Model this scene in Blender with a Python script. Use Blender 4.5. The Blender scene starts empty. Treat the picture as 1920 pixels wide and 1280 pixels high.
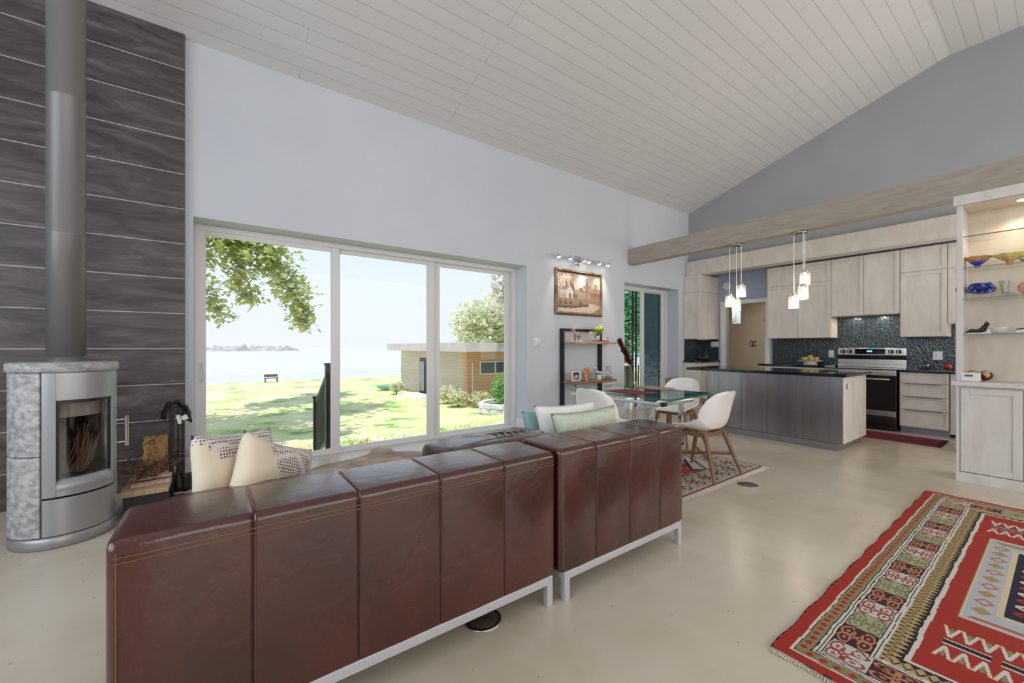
import bpy, bmesh, math, random
from mathutils import Vector, Matrix, Euler, noise
random.seed(7)
PI = math.pi
S = bpy.context.scene
C = S.collection
# ---------------------------------------------------------------- camera, world, sun, lights, exposure
cd = bpy.data.cameras.new('camera'); cam = bpy.data.objects.new('camera', cd); C.objects.link(cam)
cd.sensor_width = 36; cd.lens = 759.5/1920*36; cd.shift_y = 10/1920; cd.clip_start = .02; cd.clip_end = 3000
FA = math.atan(1045/759.5)
cam.location = (0, 0, 1.25); cam.rotation_euler = (PI/2, 0, FA-PI/2)
S.camera = cam
S.view_settings.view_transform = 'Standard'; S.view_settings.look = 'None'
S.view_settings.exposure = 0.0; S.view_settings.gamma = 1; S.view_settings.use_curve_mapping = False
w = bpy.data.worlds.new('world'); S.world = w; w.use_nodes = True
nt = w.node_tree; nt.nodes.clear()
wo = nt.nodes.new('ShaderNodeOutputWorld'); bg = nt.nodes.new('ShaderNodeBackground')
tc = nt.nodes.new('ShaderNodeTexCoord'); sp = nt.nodes.new('ShaderNodeSeparateXYZ')
rp = nt.nodes.new('ShaderNodeValToRGB'); nz = nt.nodes.new('ShaderNodeTexNoise')
nt.links.new(tc.outputs['Generated'], sp.inputs[0]); nt.links.new(sp.outputs['Z'], rp.inputs[0])
el = rp.color_ramp.elements
el[0].position = 0.0; el[0].color = (.83, .84, .90, 1)
el[1].position = .6; el[1].color = (.56, .70, .98, 1)
e_ = el.new(.16); e_.color = (.80, .86, .95, 1)
nt.links.new(rp.outputs[0], bg.inputs[0]); bg.inputs[1].default_value = 1.12
nt.links.new(bg.outputs[0], wo.inputs[0])
def light(name, typ, loc, energy, color=(1,1,1), size=1, size_y=None, rot=(0,0,0), **k):
    l = bpy.data.lights.new(name, typ); o = bpy.data.objects.new(name, l); C.objects.link(o)
    l.energy = energy; l.color = color; o.location = loc; o.rotation_euler = rot
    if typ == 'AREA':
        l.shape = 'RECTANGLE'; l.size = size; l.size_y = size_y or size
    elif typ in ('POINT', 'SPOT'): l.shadow_soft_size = size
    for a, b in k.items(): setattr(l, a, b)
    return o
light('sun', 'SUN', (0,0,20), 4.3, (1,.95,.88), rot=Vector((.30,.28,-.91)).to_track_quat('-Z', 'Y').to_euler(), angle=.01)
# rear, side and kitchen fills added out of view, standing in for daylight
light('rear_fill_light', 'AREA', (2.6,-4.2,2.0), 215, (1,.97,.93), 8.5, 3.2, (PI/2, 0, 0))
light('side_fill_light', 'AREA', (-3.3,0.6,2.2), 165, (.84,.92,1), 5, 3.0, (PI/2, 0, -PI/2))
light('kitchen_fill_light', 'AREA', (7.6,-1.9,1.9), 105, (1,.94,.86), 3.4, 2.2, (PI/2, 0, PI/5))
light('hall_light', 'AREA', (9.6,3.2,2.5), 14, (1,.88,.7), .8, .8, (0,0,0))

# ---------------------------------------------------------------- materials
MT = {}
def mat(name, color=(.8,.8,.8), rough=.5, metal=0, spec=None, emit=None, es=0, alpha=None, trans=0, ior=None, coat=0, sheen=0):
    m = bpy.data.materials.new(name); m.use_nodes = True
    p = m.node_tree.nodes['Principled BSDF']
    p.inputs['Base Color'].default_value = (*color, 1); p.inputs['Roughness'].default_value = rough
    p.inputs['Metallic'].default_value = metal
    if spec is not None: p.inputs['Specular IOR Level'].default_value = spec
    if emit: p.inputs['Emission Color'].default_value = (*emit, 1); p.inputs['Emission Strength'].default_value = es
    if trans: p.inputs['Transmission Weight'].default_value = trans
    if ior: p.inputs['IOR'].default_value = ior
    if coat: p.inputs['Coat Weight'].default_value = coat; p.inputs['Coat Roughness'].default_value = .1
    if sheen: p.inputs['Sheen Weight'].default_value = sheen
    MT[name] = m
    return m
def P_(m): return m.node_tree.nodes['Principled BSDF']
def nd(m, t, **k):
    n = m.node_tree.nodes.new(t)
    for a, b in k.items():
        if a in n.inputs: n.inputs[a].default_value = b
        else: setattr(n, a, b)
    return n
def lk(m, a, b): m.node_tree.links.new(a, b)
def coords(m, scale=(1,1,1), kind='Object', rot=(0,0,0)):
    t = nd(m, 'ShaderNodeTexCoord'); g = nd(m, 'ShaderNodeMapping')
    g.inputs['Scale'].default_value = scale; g.inputs['Rotation'].default_value = rot
    lk(m, t.outputs[kind], g.inputs[0]); return g.outputs[0]
def ramp(m, fac, stops):
    r = nd(m, 'ShaderNodeValToRGB'); lk(m, fac, r.inputs[0]); e = r.color_ramp.elements
    while len(e) < len(stops): e.new(.5)
    for q, (p, c) in zip(e, stops): q.position = p; q.color = (*c, 1)
    return r.outputs[0]
def noisy(name, c1, c2, scale=(5,5,5), rough=.5, detail=6, lo=.35, hi=.65, bump=0, metal=0, dist=0, nscale=1, bscale=None, spec=None, coat=0):
    m = mat(name, c1, rough, metal, spec=spec, coat=coat); v = coords(m, scale)
    n = nd(m, 'ShaderNodeTexNoise', Scale=nscale, Detail=detail, Distortion=dist); lk(m, v, n.inputs['Vector'])
    lk(m, ramp(m, n.outputs['Fac'], [(lo, c1), (hi, c2)]), P_(m).inputs['Base Color'])
    if bump:
        b = nd(m, 'ShaderNodeBump', Strength=bump, Distance=.01)
        if bscale:
            n2 = nd(m, 'ShaderNodeTexNoise', Scale=bscale, Detail=4); v2 = coords(m); lk(m, v2, n2.inputs['Vector']); lk(m, n2.outputs['Fac'], b.inputs['Height'])
        else: lk(m, n.outputs['Fac'], b.inputs['Height'])
        lk(m, b.outputs[0], P_(m).inputs['Normal'])
    return m
def attr_mat(name, rough=.9, bump=0):
    m = mat(name, (1,1,1), rough); a = nd(m, 'ShaderNodeVertexColor'); a.layer_name = 'Col'
    lk(m, a.outputs[0], P_(m).inputs['Base Color'])
    if bump:
        n = nd(m, 'ShaderNodeTexNoise', Scale=260, Detail=2); lk(m, coords(m), n.inputs['Vector'])
        b = nd(m, 'ShaderNodeBump', Strength=bump, Distance=.004); lk(m, n.outputs['Fac'], b.inputs['Height']); lk(m, b.outputs[0], P_(m).inputs['Normal'])
        mx = nd(m, 'ShaderNodeMixRGB', blend_type='MULTIPLY'); mx.inputs[0].default_value = .35
        lk(m, a.outputs[0], mx.inputs[1]); lk(m, n.outputs['Fac'], mx.inputs[2]); lk(m, mx.outputs[0], P_(m).inputs['Base Color'])
    return m
def glass_mat(name, tint=(.97,.99,.98), refl=.08, rough=0, fres=1.45):
    m = bpy.data.materials.new(name); m.use_nodes = True; t = m.node_tree; t.nodes.clear()
    o = t.nodes.new('ShaderNodeOutputMaterial'); mx = t.nodes.new('ShaderNodeMixShader')
    tr = t.nodes.new('ShaderNodeBsdfTransparent'); gl = t.nodes.new('ShaderNodeBsdfGlossy'); f = t.nodes.new('ShaderNodeFresnel')
    tr.inputs[0].default_value = (*tint, 1); gl.inputs['Roughness'].default_value = rough; f.inputs[0].default_value = fres
    ge = t.nodes.new('ShaderNodeNewGeometry'); iv = t.nodes.new('ShaderNodeMath'); iv.operation = 'SUBTRACT'; iv.inputs[0].default_value = 1; t.links.new(ge.outputs['Backfacing'], iv.inputs[1])
    mu = t.nodes.new('ShaderNodeMath'); mu.operation = 'MULTIPLY'; t.links.new(f.outputs[0], mu.inputs[0]); t.links.new(iv.outputs[0], mu.inputs[1]); t.links.new(mu.outputs[0], mx.inputs[0]); t.links.new(tr.outputs[0], mx.inputs[1]); t.links.new(gl.outputs[0], mx.inputs[2]); t.links.new(mx.outputs[0], o.inputs[0])
    MT[name] = m; return m

wallpaint = noisy('wall_paint', (.585,.615,.68), (.62,.65,.71), (1.2,1.2,1.2), .85, bump=.03, bscale=60)
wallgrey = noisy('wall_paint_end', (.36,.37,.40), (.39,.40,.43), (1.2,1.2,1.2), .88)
wallblue = mat('wall_paint_blue', (.40,.44,.58), .85)
wallbeige = mat('wall_paint_beige', (.62,.54,.44), .8)
whitetrim = mat('white_trim', (.80,.78,.76), .45)
vinyl = mat('white_vinyl', (.74,.73,.73), .4)
# ceiling boards: grooves every 0.14 m across Y, butt joints
def ceiling_mat():
    m = mat('ceiling_boards', (.6,.59,.57), .7)
    t = nd(m, 'ShaderNodeTexCoord'); br = nd(m, 'ShaderNodeTexBrick', Scale=1.0)
    br.inputs['Mortar Size'].default_value = .0022; br.inputs['Brick Width'].default_value = 4.6; br.inputs['Row Height'].default_value = .143
    br.inputs['Mortar Smooth'].default_value = .3; br.offset = .37; br.offset_frequency = 3
    br.inputs['Color1'].default_value = (.70,.69,.685,1); br.inputs['Color2'].default_value = (.675,.665,.66,1); br.inputs['Mortar'].default_value = (.36,.33,.32,1)
    lk(m, t.outputs['Object'], br.inputs['Vector']); lk(m, br.outputs['Color'], P_(m).inputs['Base Color'])
    b = nd(m, 'ShaderNodeBump', Strength=.5, Distance=.004, invert=True); lk(m, br.outputs['Fac'], b.inputs['Height']); lk(m, b.outputs[0], P_(m).inputs['Normal'])
    return m
ceilm = ceiling_mat()
def floor_mat():
    m = mat('polished_concrete', (.5,.45,.38), .3, spec=.45)
    v = coords(m); n = nd(m, 'ShaderNodeTexNoise', Scale=.9, Detail=9, Roughness=.6, Distortion=.25); lk(m, v, n.inputs['Vector'])
    c = ramp(m, n.outputs['Fac'], [(.28, (.44,.375,.28)), (.5, (.555,.485,.385)), (.74, (.65,.59,.50))])
    n2 = nd(m, 'ShaderNodeTexNoise', Scale=34, Detail=2); lk(m, v, n2.inputs['Vector'])
    sp = ramp(m, n2.outputs['Fac'], [(.235, (.35,.32,.28)), (.262, (1,1,1))])
    mx = nd(m, 'ShaderNodeMixRGB', blend_type='MULTIPLY'); mx.inputs[0].default_value = 1; lk(m, c, mx.inputs[1]); lk(m, sp, mx.inputs[2])
    lk(m, mx.outputs[0], P_(m).inputs['Base Color'])
    r = nd(m, 'ShaderNodeMapRange'); r.inputs[3].default_value = .17; r.inputs[4].default_value = .32; lk(m, n.outputs['Fac'], r.inputs[0]); lk(m, r.outputs[0], P_(m).inputs['Roughness'])
    return m
floorm = floor_mat()
def tile_mat():
    m = mat('wood_look_tile', (.15,.13,.14), .42)
    t = nd(m, 'ShaderNodeTexCoord'); s = nd(m, 'ShaderNodeSeparateXYZ'); lk(m, t.outputs['Object'], s.inputs[0])
    d = nd(m, 'ShaderNodeMath', operation='DIVIDE'); lk(m, s.outputs['Z'], d.inputs[0]); d.inputs[1].default_value = .3175
    fl = nd(m, 'ShaderNodeMath', operation='FLOOR'); lk(m, d.outputs[0], fl.inputs[0])
    ml = nd(m, 'ShaderNodeMath', operation='MULTIPLY'); lk(m, fl.outputs[0], ml.inputs[0]); ml.inputs[1].default_value = 7.31
    ax = nd(m, 'ShaderNodeMath', operation='ADD'); lk(m, s.outputs['X'], ax.inputs[0]); lk(m, ml.outputs[0], ax.inputs[1])
    az = nd(m, 'ShaderNodeMath', operation='MULTIPLY_ADD'); lk(m, s.outputs['Z'], az.inputs[0]); az.inputs[1].default_value = 5.5; lk(m, ml.outputs[0], az.inputs[2])
    cb = nd(m, 'ShaderNodeCombineXYZ'); lk(m, ax.outputs[0], cb.inputs[0]); lk(m, az.outputs[0], cb.inputs[2])
    n = nd(m, 'ShaderNodeTexNoise', Scale=1.5, Detail=9, Roughness=.66, Distortion=1.1); lk(m, cb.outputs[0], n.inputs['Vector'])
    c = ramp(m, n.outputs['Fac'], [(.26, (.022,.017,.022)), (.44, (.062,.050,.056)), (.56, (.095,.078,.082)), (.78, (.21,.18,.17))])
    lk(m, c, P_(m).inputs['Base Color'])
    b = nd(m, 'ShaderNodeBump', Strength=.25, Distance=.004); lk(m, n.outputs['Fac'], b.inputs['Height']); lk(m, b.outputs[0], P_(m).inputs['Normal'])
    return m
tilem = tile_mat(); grout = mat('tile_grout', (.55,.52,.5), .9)
def wood(name, c1, c2, rough=.45, sc=(1,1,12), ns=3):
    return noisy(name, c1, c2, sc, rough, detail=5, lo=.3, hi=.7, dist=.6, nscale=ns)
cab = wood('whitewashed_cabinet', (.66,.61,.56), (.76,.715,.665), .45, (1.5,1.5,.5), 6)
beamm = wood('whitewashed_beam', (.33,.29,.245), (.43,.385,.33), .6, (3,.8,6), 4)
hutchm = wood('whitewashed_hutch', (.60,.56,.54), (.70,.67,.65), .45, (1.5,1.5,.5), 6)
gap = mat('cabinet_gap', (.02,.018,.016), .8)
toe = mat('steel_toe_kick', (.22,.22,.25), .4, .6)
steelp = noisy('brushed_steel_panel', (.27,.26,.30), (.36,.35,.39), (1,9,.15), .27, metal=1, detail=3)
granite = noisy('black_granite', (.004,.005,.009), (.035,.05,.08), (1,1,1), .07, detail=8, lo=.55, hi=.8, nscale=60, spec=.6)
def mosaic(name, bw=.055, bh=.024, ax='Y'):
    m = mat(name, (.02,.03,.05), .13, spec=.7); t = nd(m, 'ShaderNodeTexCoord'); s = nd(m, 'ShaderNodeSeparateXYZ'); lk(m, t.outputs['Object'], s.inputs[0])
    cb = nd(m, 'ShaderNodeCombineXYZ'); lk(m, s.outputs['Z'], cb.inputs[0]); lk(m, s.outputs[ax], cb.inputs[1])
    br = nd(m, 'ShaderNodeTexBrick', Scale=1.0); br.inputs['Mortar Size'].default_value = .0028; br.inputs['Brick Width'].default_value = bw; br.inputs['Row Height'].default_value = bh
    br.inputs['Color1'].default_value = (.006,.013,.022,1); br.inputs['Color2'].default_value = (.014,.030,.044,1); br.inputs['Mortar'].default_value = (.07,.10,.125,1)
    br.inputs['Mortar Smooth'].default_value = .2
    lk(m, cb.outputs[0], br.inputs['Vector']); lk(m, br.outputs['Color'], P_(m).inputs['Base Color'])
    n = nd(m, 'ShaderNodeTexNoise', Scale=42, Detail=1); lk(m, t.outputs['Object'], n.inputs['Vector'])
    b = nd(m, 'ShaderNodeBump', Strength=.55, Distance=.012); lk(m, n.outputs['Fac'], b.inputs['Height'])
    b2 = nd(m, 'ShaderNodeBump', Strength=.8, Distance=.003, invert=True); lk(m, br.outputs['Fac'], b2.inputs['Height']); lk(m, b.outputs[0], b2.inputs['Normal'])
    lk(m, b2.outputs[0], P_(m).inputs['Normal']); return m
mosaicY = mosaic('glass_mosaic', .035, .062); mosaicX = mosaic('glass_mosaic_side', .035, .062, 'X')
chrome = mat('chrome', (.75,.75,.76), .08, 1); steel = mat('satin_steel', (.6,.58,.56), .25, 1); nickel = mat('nickel', (.45,.42,.38), .25, 1)
silverpaint = mat('silver_paint', (.55,.55,.60), .35, .4)
black = mat('black', (.01,.01,.012), .4); blackgloss = mat('black_glass', (.004,.004,.006), .05, spec=.7); darkmetal = mat('dark_metal', (.025,.025,.03), .45, .5)
stovegrey = noisy('stove_grey_paint', (.36,.36,.375), (.38,.38,.395), (3,3,3), .36, metal=.5)
pipem = mat('flue_pipe_grey', (.20,.19,.19), .42, .35)
soap = noisy('soapstone', (.26,.26,.27), (.50,.49,.49), (22,22,30), .6, detail=10, lo=.36, hi=.62, bump=.5, dist=.5)
def leather():
    m = mat('brown_leather', (.05,.016,.012), .3, spec=.6, coat=.4); P_(m).inputs['Coat Roughness'].default_value = .15; P_(m).inputs['Coat IOR'].default_value = 1.55
    v = coords(m); n = nd(m, 'ShaderNodeTexNoise', Scale=2.2, Detail=7, Distortion=.6); lk(m, v, n.inputs['Vector'])
    lk(m, ramp(m, n.outputs['Fac'], [(.3, (.030,.006,.004)), (.5, (.058,.011,.007)), (.75, (.078,.019,.013))]), P_(m).inputs['Base Color'])
    n2 = nd(m, 'ShaderNodeTexNoise', Scale=75, Detail=4); lk(m, v, n2.inputs['Vector'])
    v3 = coords(m, (1,1,1)); n3 = nd(m, 'ShaderNodeTexNoise', Scale=9, Detail=5, Distortion=.8); lk(m, v3, n3.inputs['Vector'])
    b = nd(m, 'ShaderNodeBump', Strength=.16, Distance=.004); lk(m, n2.outputs['Fac'], b.inputs['Height'])
    b2 = nd(m, 'ShaderNodeBump', Strength=.22, Distance=.02); lk(m, n3.outputs['Fac'], b2.inputs['Height']); lk(m, b.outputs[0], b2.inputs['Normal']); lk(m, b2.outputs[0], P_(m).inputs['Normal'])
    r = nd(m, 'ShaderNodeMapRange'); r.inputs[3].default_value = .20; r.inputs[4].default_value = .34; lk(m, n3.outputs['Fac'], r.inputs[0]); lk(m, r.outputs[0], P_(m).inputs['Roughness'])
    return m
leath = leather(); seamm = mat('leather_seam', (.02,.008,.006), .5); stitch = mat('tan_stitching', (.22,.105,.045), .6); leathin = mat('leather_side', (.012,.012,.014), .4)
cream = mat('cream_suede', (.72,.62,.48), .85, sheen=.3)
def knit():
    m = mat('openwork_knit', (.6,.55,.52), .85); v = coords(m, (78,78,78)); vo = nd(m, 'ShaderNodeTexVoronoi', Scale=1); vo.inputs['Randomness'].default_value = .15
    lk(m, v, vo.inputs['Vector']); lk(m, ramp(m, vo.outputs['Distance'], [(.30, (.14,.09,.07)), (.42, (.68,.62,.60))]), P_(m).inputs['Base Color']); return m
knitm = knit()
plastic = mat('white_shell_plastic', (.82,.80,.78), .38); legwood = wood('walnut_leg', (.17,.085,.045), (.26,.14,.075), .45, (6,6,2), 5)
tglass = glass_mat('table_glass', (.86,.95,.92), fres=1.5); gedge = mat('glass_edge_green', (.02,.16,.13), .1, spec=.7)
pane = glass_mat('window_glass', (.98,1,.995), fres=1.28); clear = glass_mat('clear_glass', (.93,.95,.96), fres=1.5)
screenm = glass_mat('teal_screen', (.38,.40,.47), fres=1.15, rough=.3)
leafg = noisy('leaf_green', (.05,.16,.03), (.20,.32,.06), (2,2,2), .6, lo=.3, hi=.7)
for nm, a, b in (('leaf_maple', (.22,.32,.08), (.72,.74,.34)), ('leaf_pale', (.42,.48,.28), (.85,.85,.62)), ('leaf_deep', (.04,.20,.09), (.27,.58,.33)), ('leaf_bright', (.06,.34,.06), (.2,.55,.14)), ('leaf_dry', (.35,.22,.04), (.7,.5,.15)), ('leaf_purple', (.45,.38,.36), (.8,.72,.66))):
    m = noisy(nm, a, b, (1,1,1), .6, lo=.35, hi=.65, nscale=4)
    n = nd(m, 'ShaderNodeBsdfTranslucent'); n.inputs[0].default_value = (*b, 1); mx = nd(m, 'ShaderNodeMixShader'); mx.inputs[0].default_value = .35
    out = [q for q in m.node_tree.nodes if q.type == 'OUTPUT_MATERIAL'][0]
    lk(m, P_(m).outputs[0], mx.inputs[1]); lk(m, n.outputs[0], mx.inputs[2]); lk(m, mx.outputs[0], out.inputs[0])
_t = screenm.node_tree; _o = [q for q in _t.nodes if q.type == 'OUTPUT_MATERIAL'][0]; _s = _o.inputs[0].links[0].from_socket
_d = _t.nodes.new('ShaderNodeBsdfTranslucent'); _d.inputs[0].default_value = (.17,.24,.27,1); _m = _t.nodes.new('ShaderNodeMixShader'); _m.inputs[0].default_value = .42
_t.links.new(_s, _m.inputs[1]); _t.links.new(_d.outputs[0], _m.inputs[2]); _t.links.new(_m.outputs[0], _o.inputs[0])
bark = noisy('bark', (.08,.06,.05), (.2,.16,.13), (4,4,1), .9)
# ---------------------------------------------------------------- mesh collector
class G:
    def __init__(s): s.v = []; s.f = []; s.m = []; s.sm = []
    def add(s, vs, fs, mi=0, smooth=False):
        b = len(s.v); s.v += [tuple(q) for q in vs]
        for f in fs: s.f.append([b+i for i in f]); s.m.append(mi); s.sm.append(smooth)
        return s
    def box(s, x0, x1, y0, y1, z0, z1, mi=0):
        vs = [(x0,y0,z0),(x1,y0,z0),(x1,y1,z0),(x0,y1,z0),(x0,y0,z1),(x1,y0,z1),(x1,y1,z1),(x0,y1,z1)]
        return s.add(vs, [(0,3,2,1),(4,5,6,7),(0,1,5,4),(1,2,6,5),(2,3,7,6),(3,0,4,7)], mi)
    def obox(s, c, ax, ay, az, mi=0):
        c = Vector(c); ax = Vector(ax); ay = Vector(ay); az = Vector(az)
        vs = [c+ax*i+ay*j+az*k for k in (-1,1) for j in (-1,1) for i in (-1,1)]
        return s.add(vs, [(0,2,3,1),(4,5,7,6),(0,1,5,4),(1,3,7,5),(3,2,6,7),(2,0,4,6)], mi)
    def tube(s, pts, r, n=10, mi=0, caps=True, smooth=True):
        pts = [Vector(p) for p in pts]; rs = r if isinstance(r, (list, tuple)) else [r]*len(pts); rings = []
        up = None
        for i, p in enumerate(pts):
            d = (pts[min(i+1, len(pts)-1)]-pts[max(i-1, 0)]).normalized()
            if up is None: up = Vector((0,0,1)) if abs(d.z) < .9 else Vector((1,0,0))
            a = d.cross(up).normalized(); b = a.cross(d).normalized(); up = b
            rings.append([p+(a*math.cos(2*PI*k/n)+b*math.sin(2*PI*k/n))*rs[i] for k in range(n)])
        vs = [q for rg in rings for q in rg]
        fs = [(i*n+k, i*n+(k+1)%n, (i+1)*n+(k+1)%n, (i+1)*n+k) for i in range(len(pts)-1) for k in range(n)]
        s.add(vs, fs, mi, smooth)
        if caps: s.add(rings[0], [tuple(range(n))[::-1]], mi); s.add(rings[-1], [tuple(range(n))], mi)
        return s
    def lathe(s, prof, c=(0,0,0), n=24, mi=0, a0=0, a1=2*PI, smooth=True):
        full = abs(a1-a0-2*PI) < 1e-6; m = n if full else n+1
        vs = [(c[0]+r*math.cos(a0+(a1-a0)*k/n), c[1]+r*math.sin(a0+(a1-a0)*k/n), c[2]+z) for r, z in prof for k in range(m)]
        fs = [(i*m+k, i*m+(k+1)%m, (i+1)*m+(k+1)%m, (i+1)*m+k) for i in range(len(prof)-1) for k in range(n if not full else m)]
        return s.add(vs, fs, mi, smooth)
    def prism(s, poly, z0, z1, mi=0, plane='XY'):
        n = len(poly)
        def q(a, b, c): return (a, b, c) if plane == 'XY' else ((a, c, b) if plane == 'XZ' else (c, a, b))
        vs = [q(a, b, z0) for a, b in poly]+[q(a, b, z1) for a, b in poly]
        fs = [tuple(range(n))[::-1], tuple(range(n, 2*n))]+[(i, (i+1)%n, n+(i+1)%n, n+i) for i in range(n)]
        return s.add(vs, fs, mi)
    def ball(s, c, r, n=12, mi=0, sc=(1,1,1)):
        vs = []; m = n//2+1
        for i in range(m):
            t = PI*i/(m-1)
            for k in range(n): vs.append((c[0]+r*sc[0]*math.sin(t)*math.cos(2*PI*k/n), c[1]+r*sc[1]*math.sin(t)*math.sin(2*PI*k/n), c[2]-r*sc[2]*math.cos(t)))
        fs = [(i*n+k, i*n+(k+1)%n, (i+1)*n+(k+1)%n, (i+1)*n+k) for i in range(m-1) for k in range(n)]
        return s.add(vs, fs, mi, True)
    def grid(s, fn, nu, nv, mi=0, smooth=True, closed_u=False):
        vs = [fn(i/nu, j/nv) for j in range(nv+1) for i in range(nu+1)]; w_ = nu+1
        return s.add(vs, [(j*w_+i, j*w_+i+1, (j+1)*w_+i+1, (j+1)*w_+i) for j in range(nv) for i in range(nu)], mi, smooth)
    def build(s, name, mats, parent=None, bevel=0, seg=2, subd=0, solid=0, off=-1, weld=False):
        o_ = Vector((0,0,0)); q = parent
        while q: o_ += Vector(q.location); q = q.parent
        if parent is None:
            xs = [v[0] for v in s.v]; ys = [v[1] for v in s.v]; zs = [v[2] for v in s.v]
            o_ = Vector(((min(xs)+max(xs))/2, (min(ys)+max(ys))/2, min(zs)))
        me = bpy.data.meshes.new(name); me.from_pydata([tuple(Vector(v)-o_) for v in s.v], [], s.f)
        for p, mi, sm in zip(me.polygons, s.m, s.sm): p.material_index = mi; p.use_smooth = sm
        if not isinstance(mats, (list, tuple)): mats = [mats]
        for m_ in mats: me.materials.append(m_)
        bm = bmesh.new(); bm.from_mesh(me)
        if weld: bmesh.ops.remove_doubles(bm, verts=bm.verts, dist=1e-5)
        bmesh.ops.recalc_face_normals(bm, faces=bm.faces) if not s.__dict__.get('norecalc') else None
        bm.to_mesh(me); bm.free()
        o = bpy.data.objects.new(name, me); C.objects.link(o)
        if parent: o.parent = parent
        else: o.location = o_
        if solid: md = o.modifiers.new('solid', 'SOLIDIFY'); md.thickness = solid; md.offset = off
        if bevel:
            md = o.modifiers.new('bevel', 'BEVEL'); md.width = bevel; md.segments = seg; md.limit_method = 'ANGLE'; md.angle_limit = .6
            for p in me.polygons: p.use_smooth = True
            md2 = o.modifiers.new('wn', 'WEIGHTED_NORMAL'); md2.keep_sharp = True
        if subd: md = o.modifiers.new('sub', 'SUBSURF'); md.levels = subd; md.render_levels = subd
        return o
def tag(o, label, cat, group=None, kind=None):
    o['label'] = label; o['category'] = cat
    if group: o['group'] = group
    if kind: o['kind'] = kind
    return o
def struct(o, label=None):
    o['kind'] = 'structure'
    if label: o['label'] = label
    return o
def thing(name, label, cat, loc=(0,0,0), group=None):
    o = bpy.data.objects.new(name, None); C.objects.link(o); o.location = loc; o.empty_display_size = .1
    return tag(o, label, cat, group)
def copy_tree(o, parent=None):
    c = o.copy(); C.objects.link(c); c.parent = parent
    for ch in list(o.children): copy_tree(ch, c)
    return c
def color_grid(name, cell, nx, ny, at, fn, m, parent=None, thick=0, uvec=None):
    """mesh grid with a colour per cell; at(i,j)->world point, fn(u,v)->rgb"""
    g = G(); g.norecalc = True
    vs = [at(i/nx, j/ny) for j in range(ny+1) for i in range(nx+1)]; w_ = nx+1
    g.add(vs, [(j*w_+i, j*w_+i+1, (j+1)*w_+i+1, (j+1)*w_+i) for j in range(ny) for i in range(nx)])
    o = g.build(name, m, parent); me = o.data
    ca = me.color_attributes.new('Col', 'FLOAT_COLOR', 'CORNER'); k = 0
    buf = [0]*(len(me.loops)*4)
    for j in range(ny):
        for i in range(nx):
            c = fn((i+.5)/nx, (j+.5)/ny)
            for q in range(4): buf[k:k+4] = (c[0], c[1], c[2], 1); k += 4
    ca.data.foreach_set('color', buf)
    return o
# ---------------------------------------------------------------- room shell
WX0, WX1 = -.185, 3.765
DX0, DX1 = 6.04, 7.785
def czl(y):   # underside of the vaulted ceiling
    return 4.087+(4.8-y)*.3106 if y > .976 else (5.275 if y > -1.6 else 5.275+(y+1.6)*.3106)
struct(G().box(-3.5, 11.2, -4.5, 5.3, -.2, 0).build('floor', floorm))
g = G(); ys = [5.25, .976, -1.6, -4.5]
poly = [(y, czl(y)) for y in ys]+[(y, czl(y)+.15) for y in ys[::-1]]
o = struct(g.prism(poly, -3.5, 8.3, plane='YZ').build('ceiling', ceilm))
g = G()
for x0, x1, z0, z1 in ((-3.5, WX0, 0, 4.2), (WX0, WX1, 2.466, 4.2), (WX1, DX0, 0, 4.2), (DX0, DX1, 2.44, 4.2), (DX1, 9.05, 0, 4.2)):
    g.box(x0, x1, 4.8, 5.2, z0, z1)
struct(g.build('wall_north', wallpaint))
struct(G().box(-3.4, -.243, 4.748, 4.8, 0, 4.1).build('wall_north_tile', tilem))
g = G()
for k in range(0, 13):
    z = 1.234+.3175*(k-3)
    if .02 < z < 4.09: g.box(-3.4, -.243, 4.7465, 4.75, z-.003, z+.003)
struct(g.build('trim_1', grout), 'pale grout lines between the wood-look wall tiles')
g = G(); poly = [(y, czl(y)+.01) for y in (4.8, .976, -1.6, -4.4)]+[(-4.4, 3.0), (4.8, 3.0)]
struct(g.prism(poly, 8.168, 8.3, plane='YZ').build('wall_east', wallgrey))
g = G().box(8.75, 8.9, 4.31, 5.2, 0, 3.04).box(8.75, 8.9, 3.51, 4.31, 2.14, 3.04).box(8.75, 8.9, -4.4, 3.51, 0, 3.04)
struct(g.build('wall_kitchen', wallblue))
struct(G().box(8.3, 8.9, -4.4, 5.2, 3.0, 3.1).build('ceiling_kitchen', wallblue))
struct(G().box(-3.5, 8.9, -4.5, -4.4, 0, 4.6).build('wall_south', wallgrey))
struct(G().prism([(y, czl(y)+.05) for y in (5.2, .976, -1.6, -4.4)]+[(-4.4, 0), (5.2, 0)], -3.5, -3.4, plane='YZ').build('wall_west', wallgrey))
struct(G().box(10.3, 10.4, 2.3, 5.2, 0, 2.8).box(8.9, 10.4, 5.1, 5.2, 0, 2.8).box(8.9, 10.4, 2.2, 2.3, 0, 2.8).box(8.9, 10.4, 2.2, 5.2, 2.7, 2.8).build('wall_hall', wallbeige))
# hall opening casing and part of an open door leaf
struct(G().box(8.72, 8.76, 4.30, 4.40, 0, 2.134).box(8.72, 8.76, 3.44, 3.52, 0, 2.134).box(8.715, 8.76, 3.43, 4.41, 2.135, 2.215).build('trim_2', whitetrim, bevel=.004), 'white casing around the hall opening')
dr = G().box(8.95, 9.75, 3.60, 3.64, .01, 2.05).build('door_2', wood('hall_door_paint', (.62,.53,.40), (.68,.6,.47), .5)); struct(dr)
G().box(8.93, 8.96, 3.635, 3.65, 1.75, 1.85).build('hinge', nickel, dr)
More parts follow.
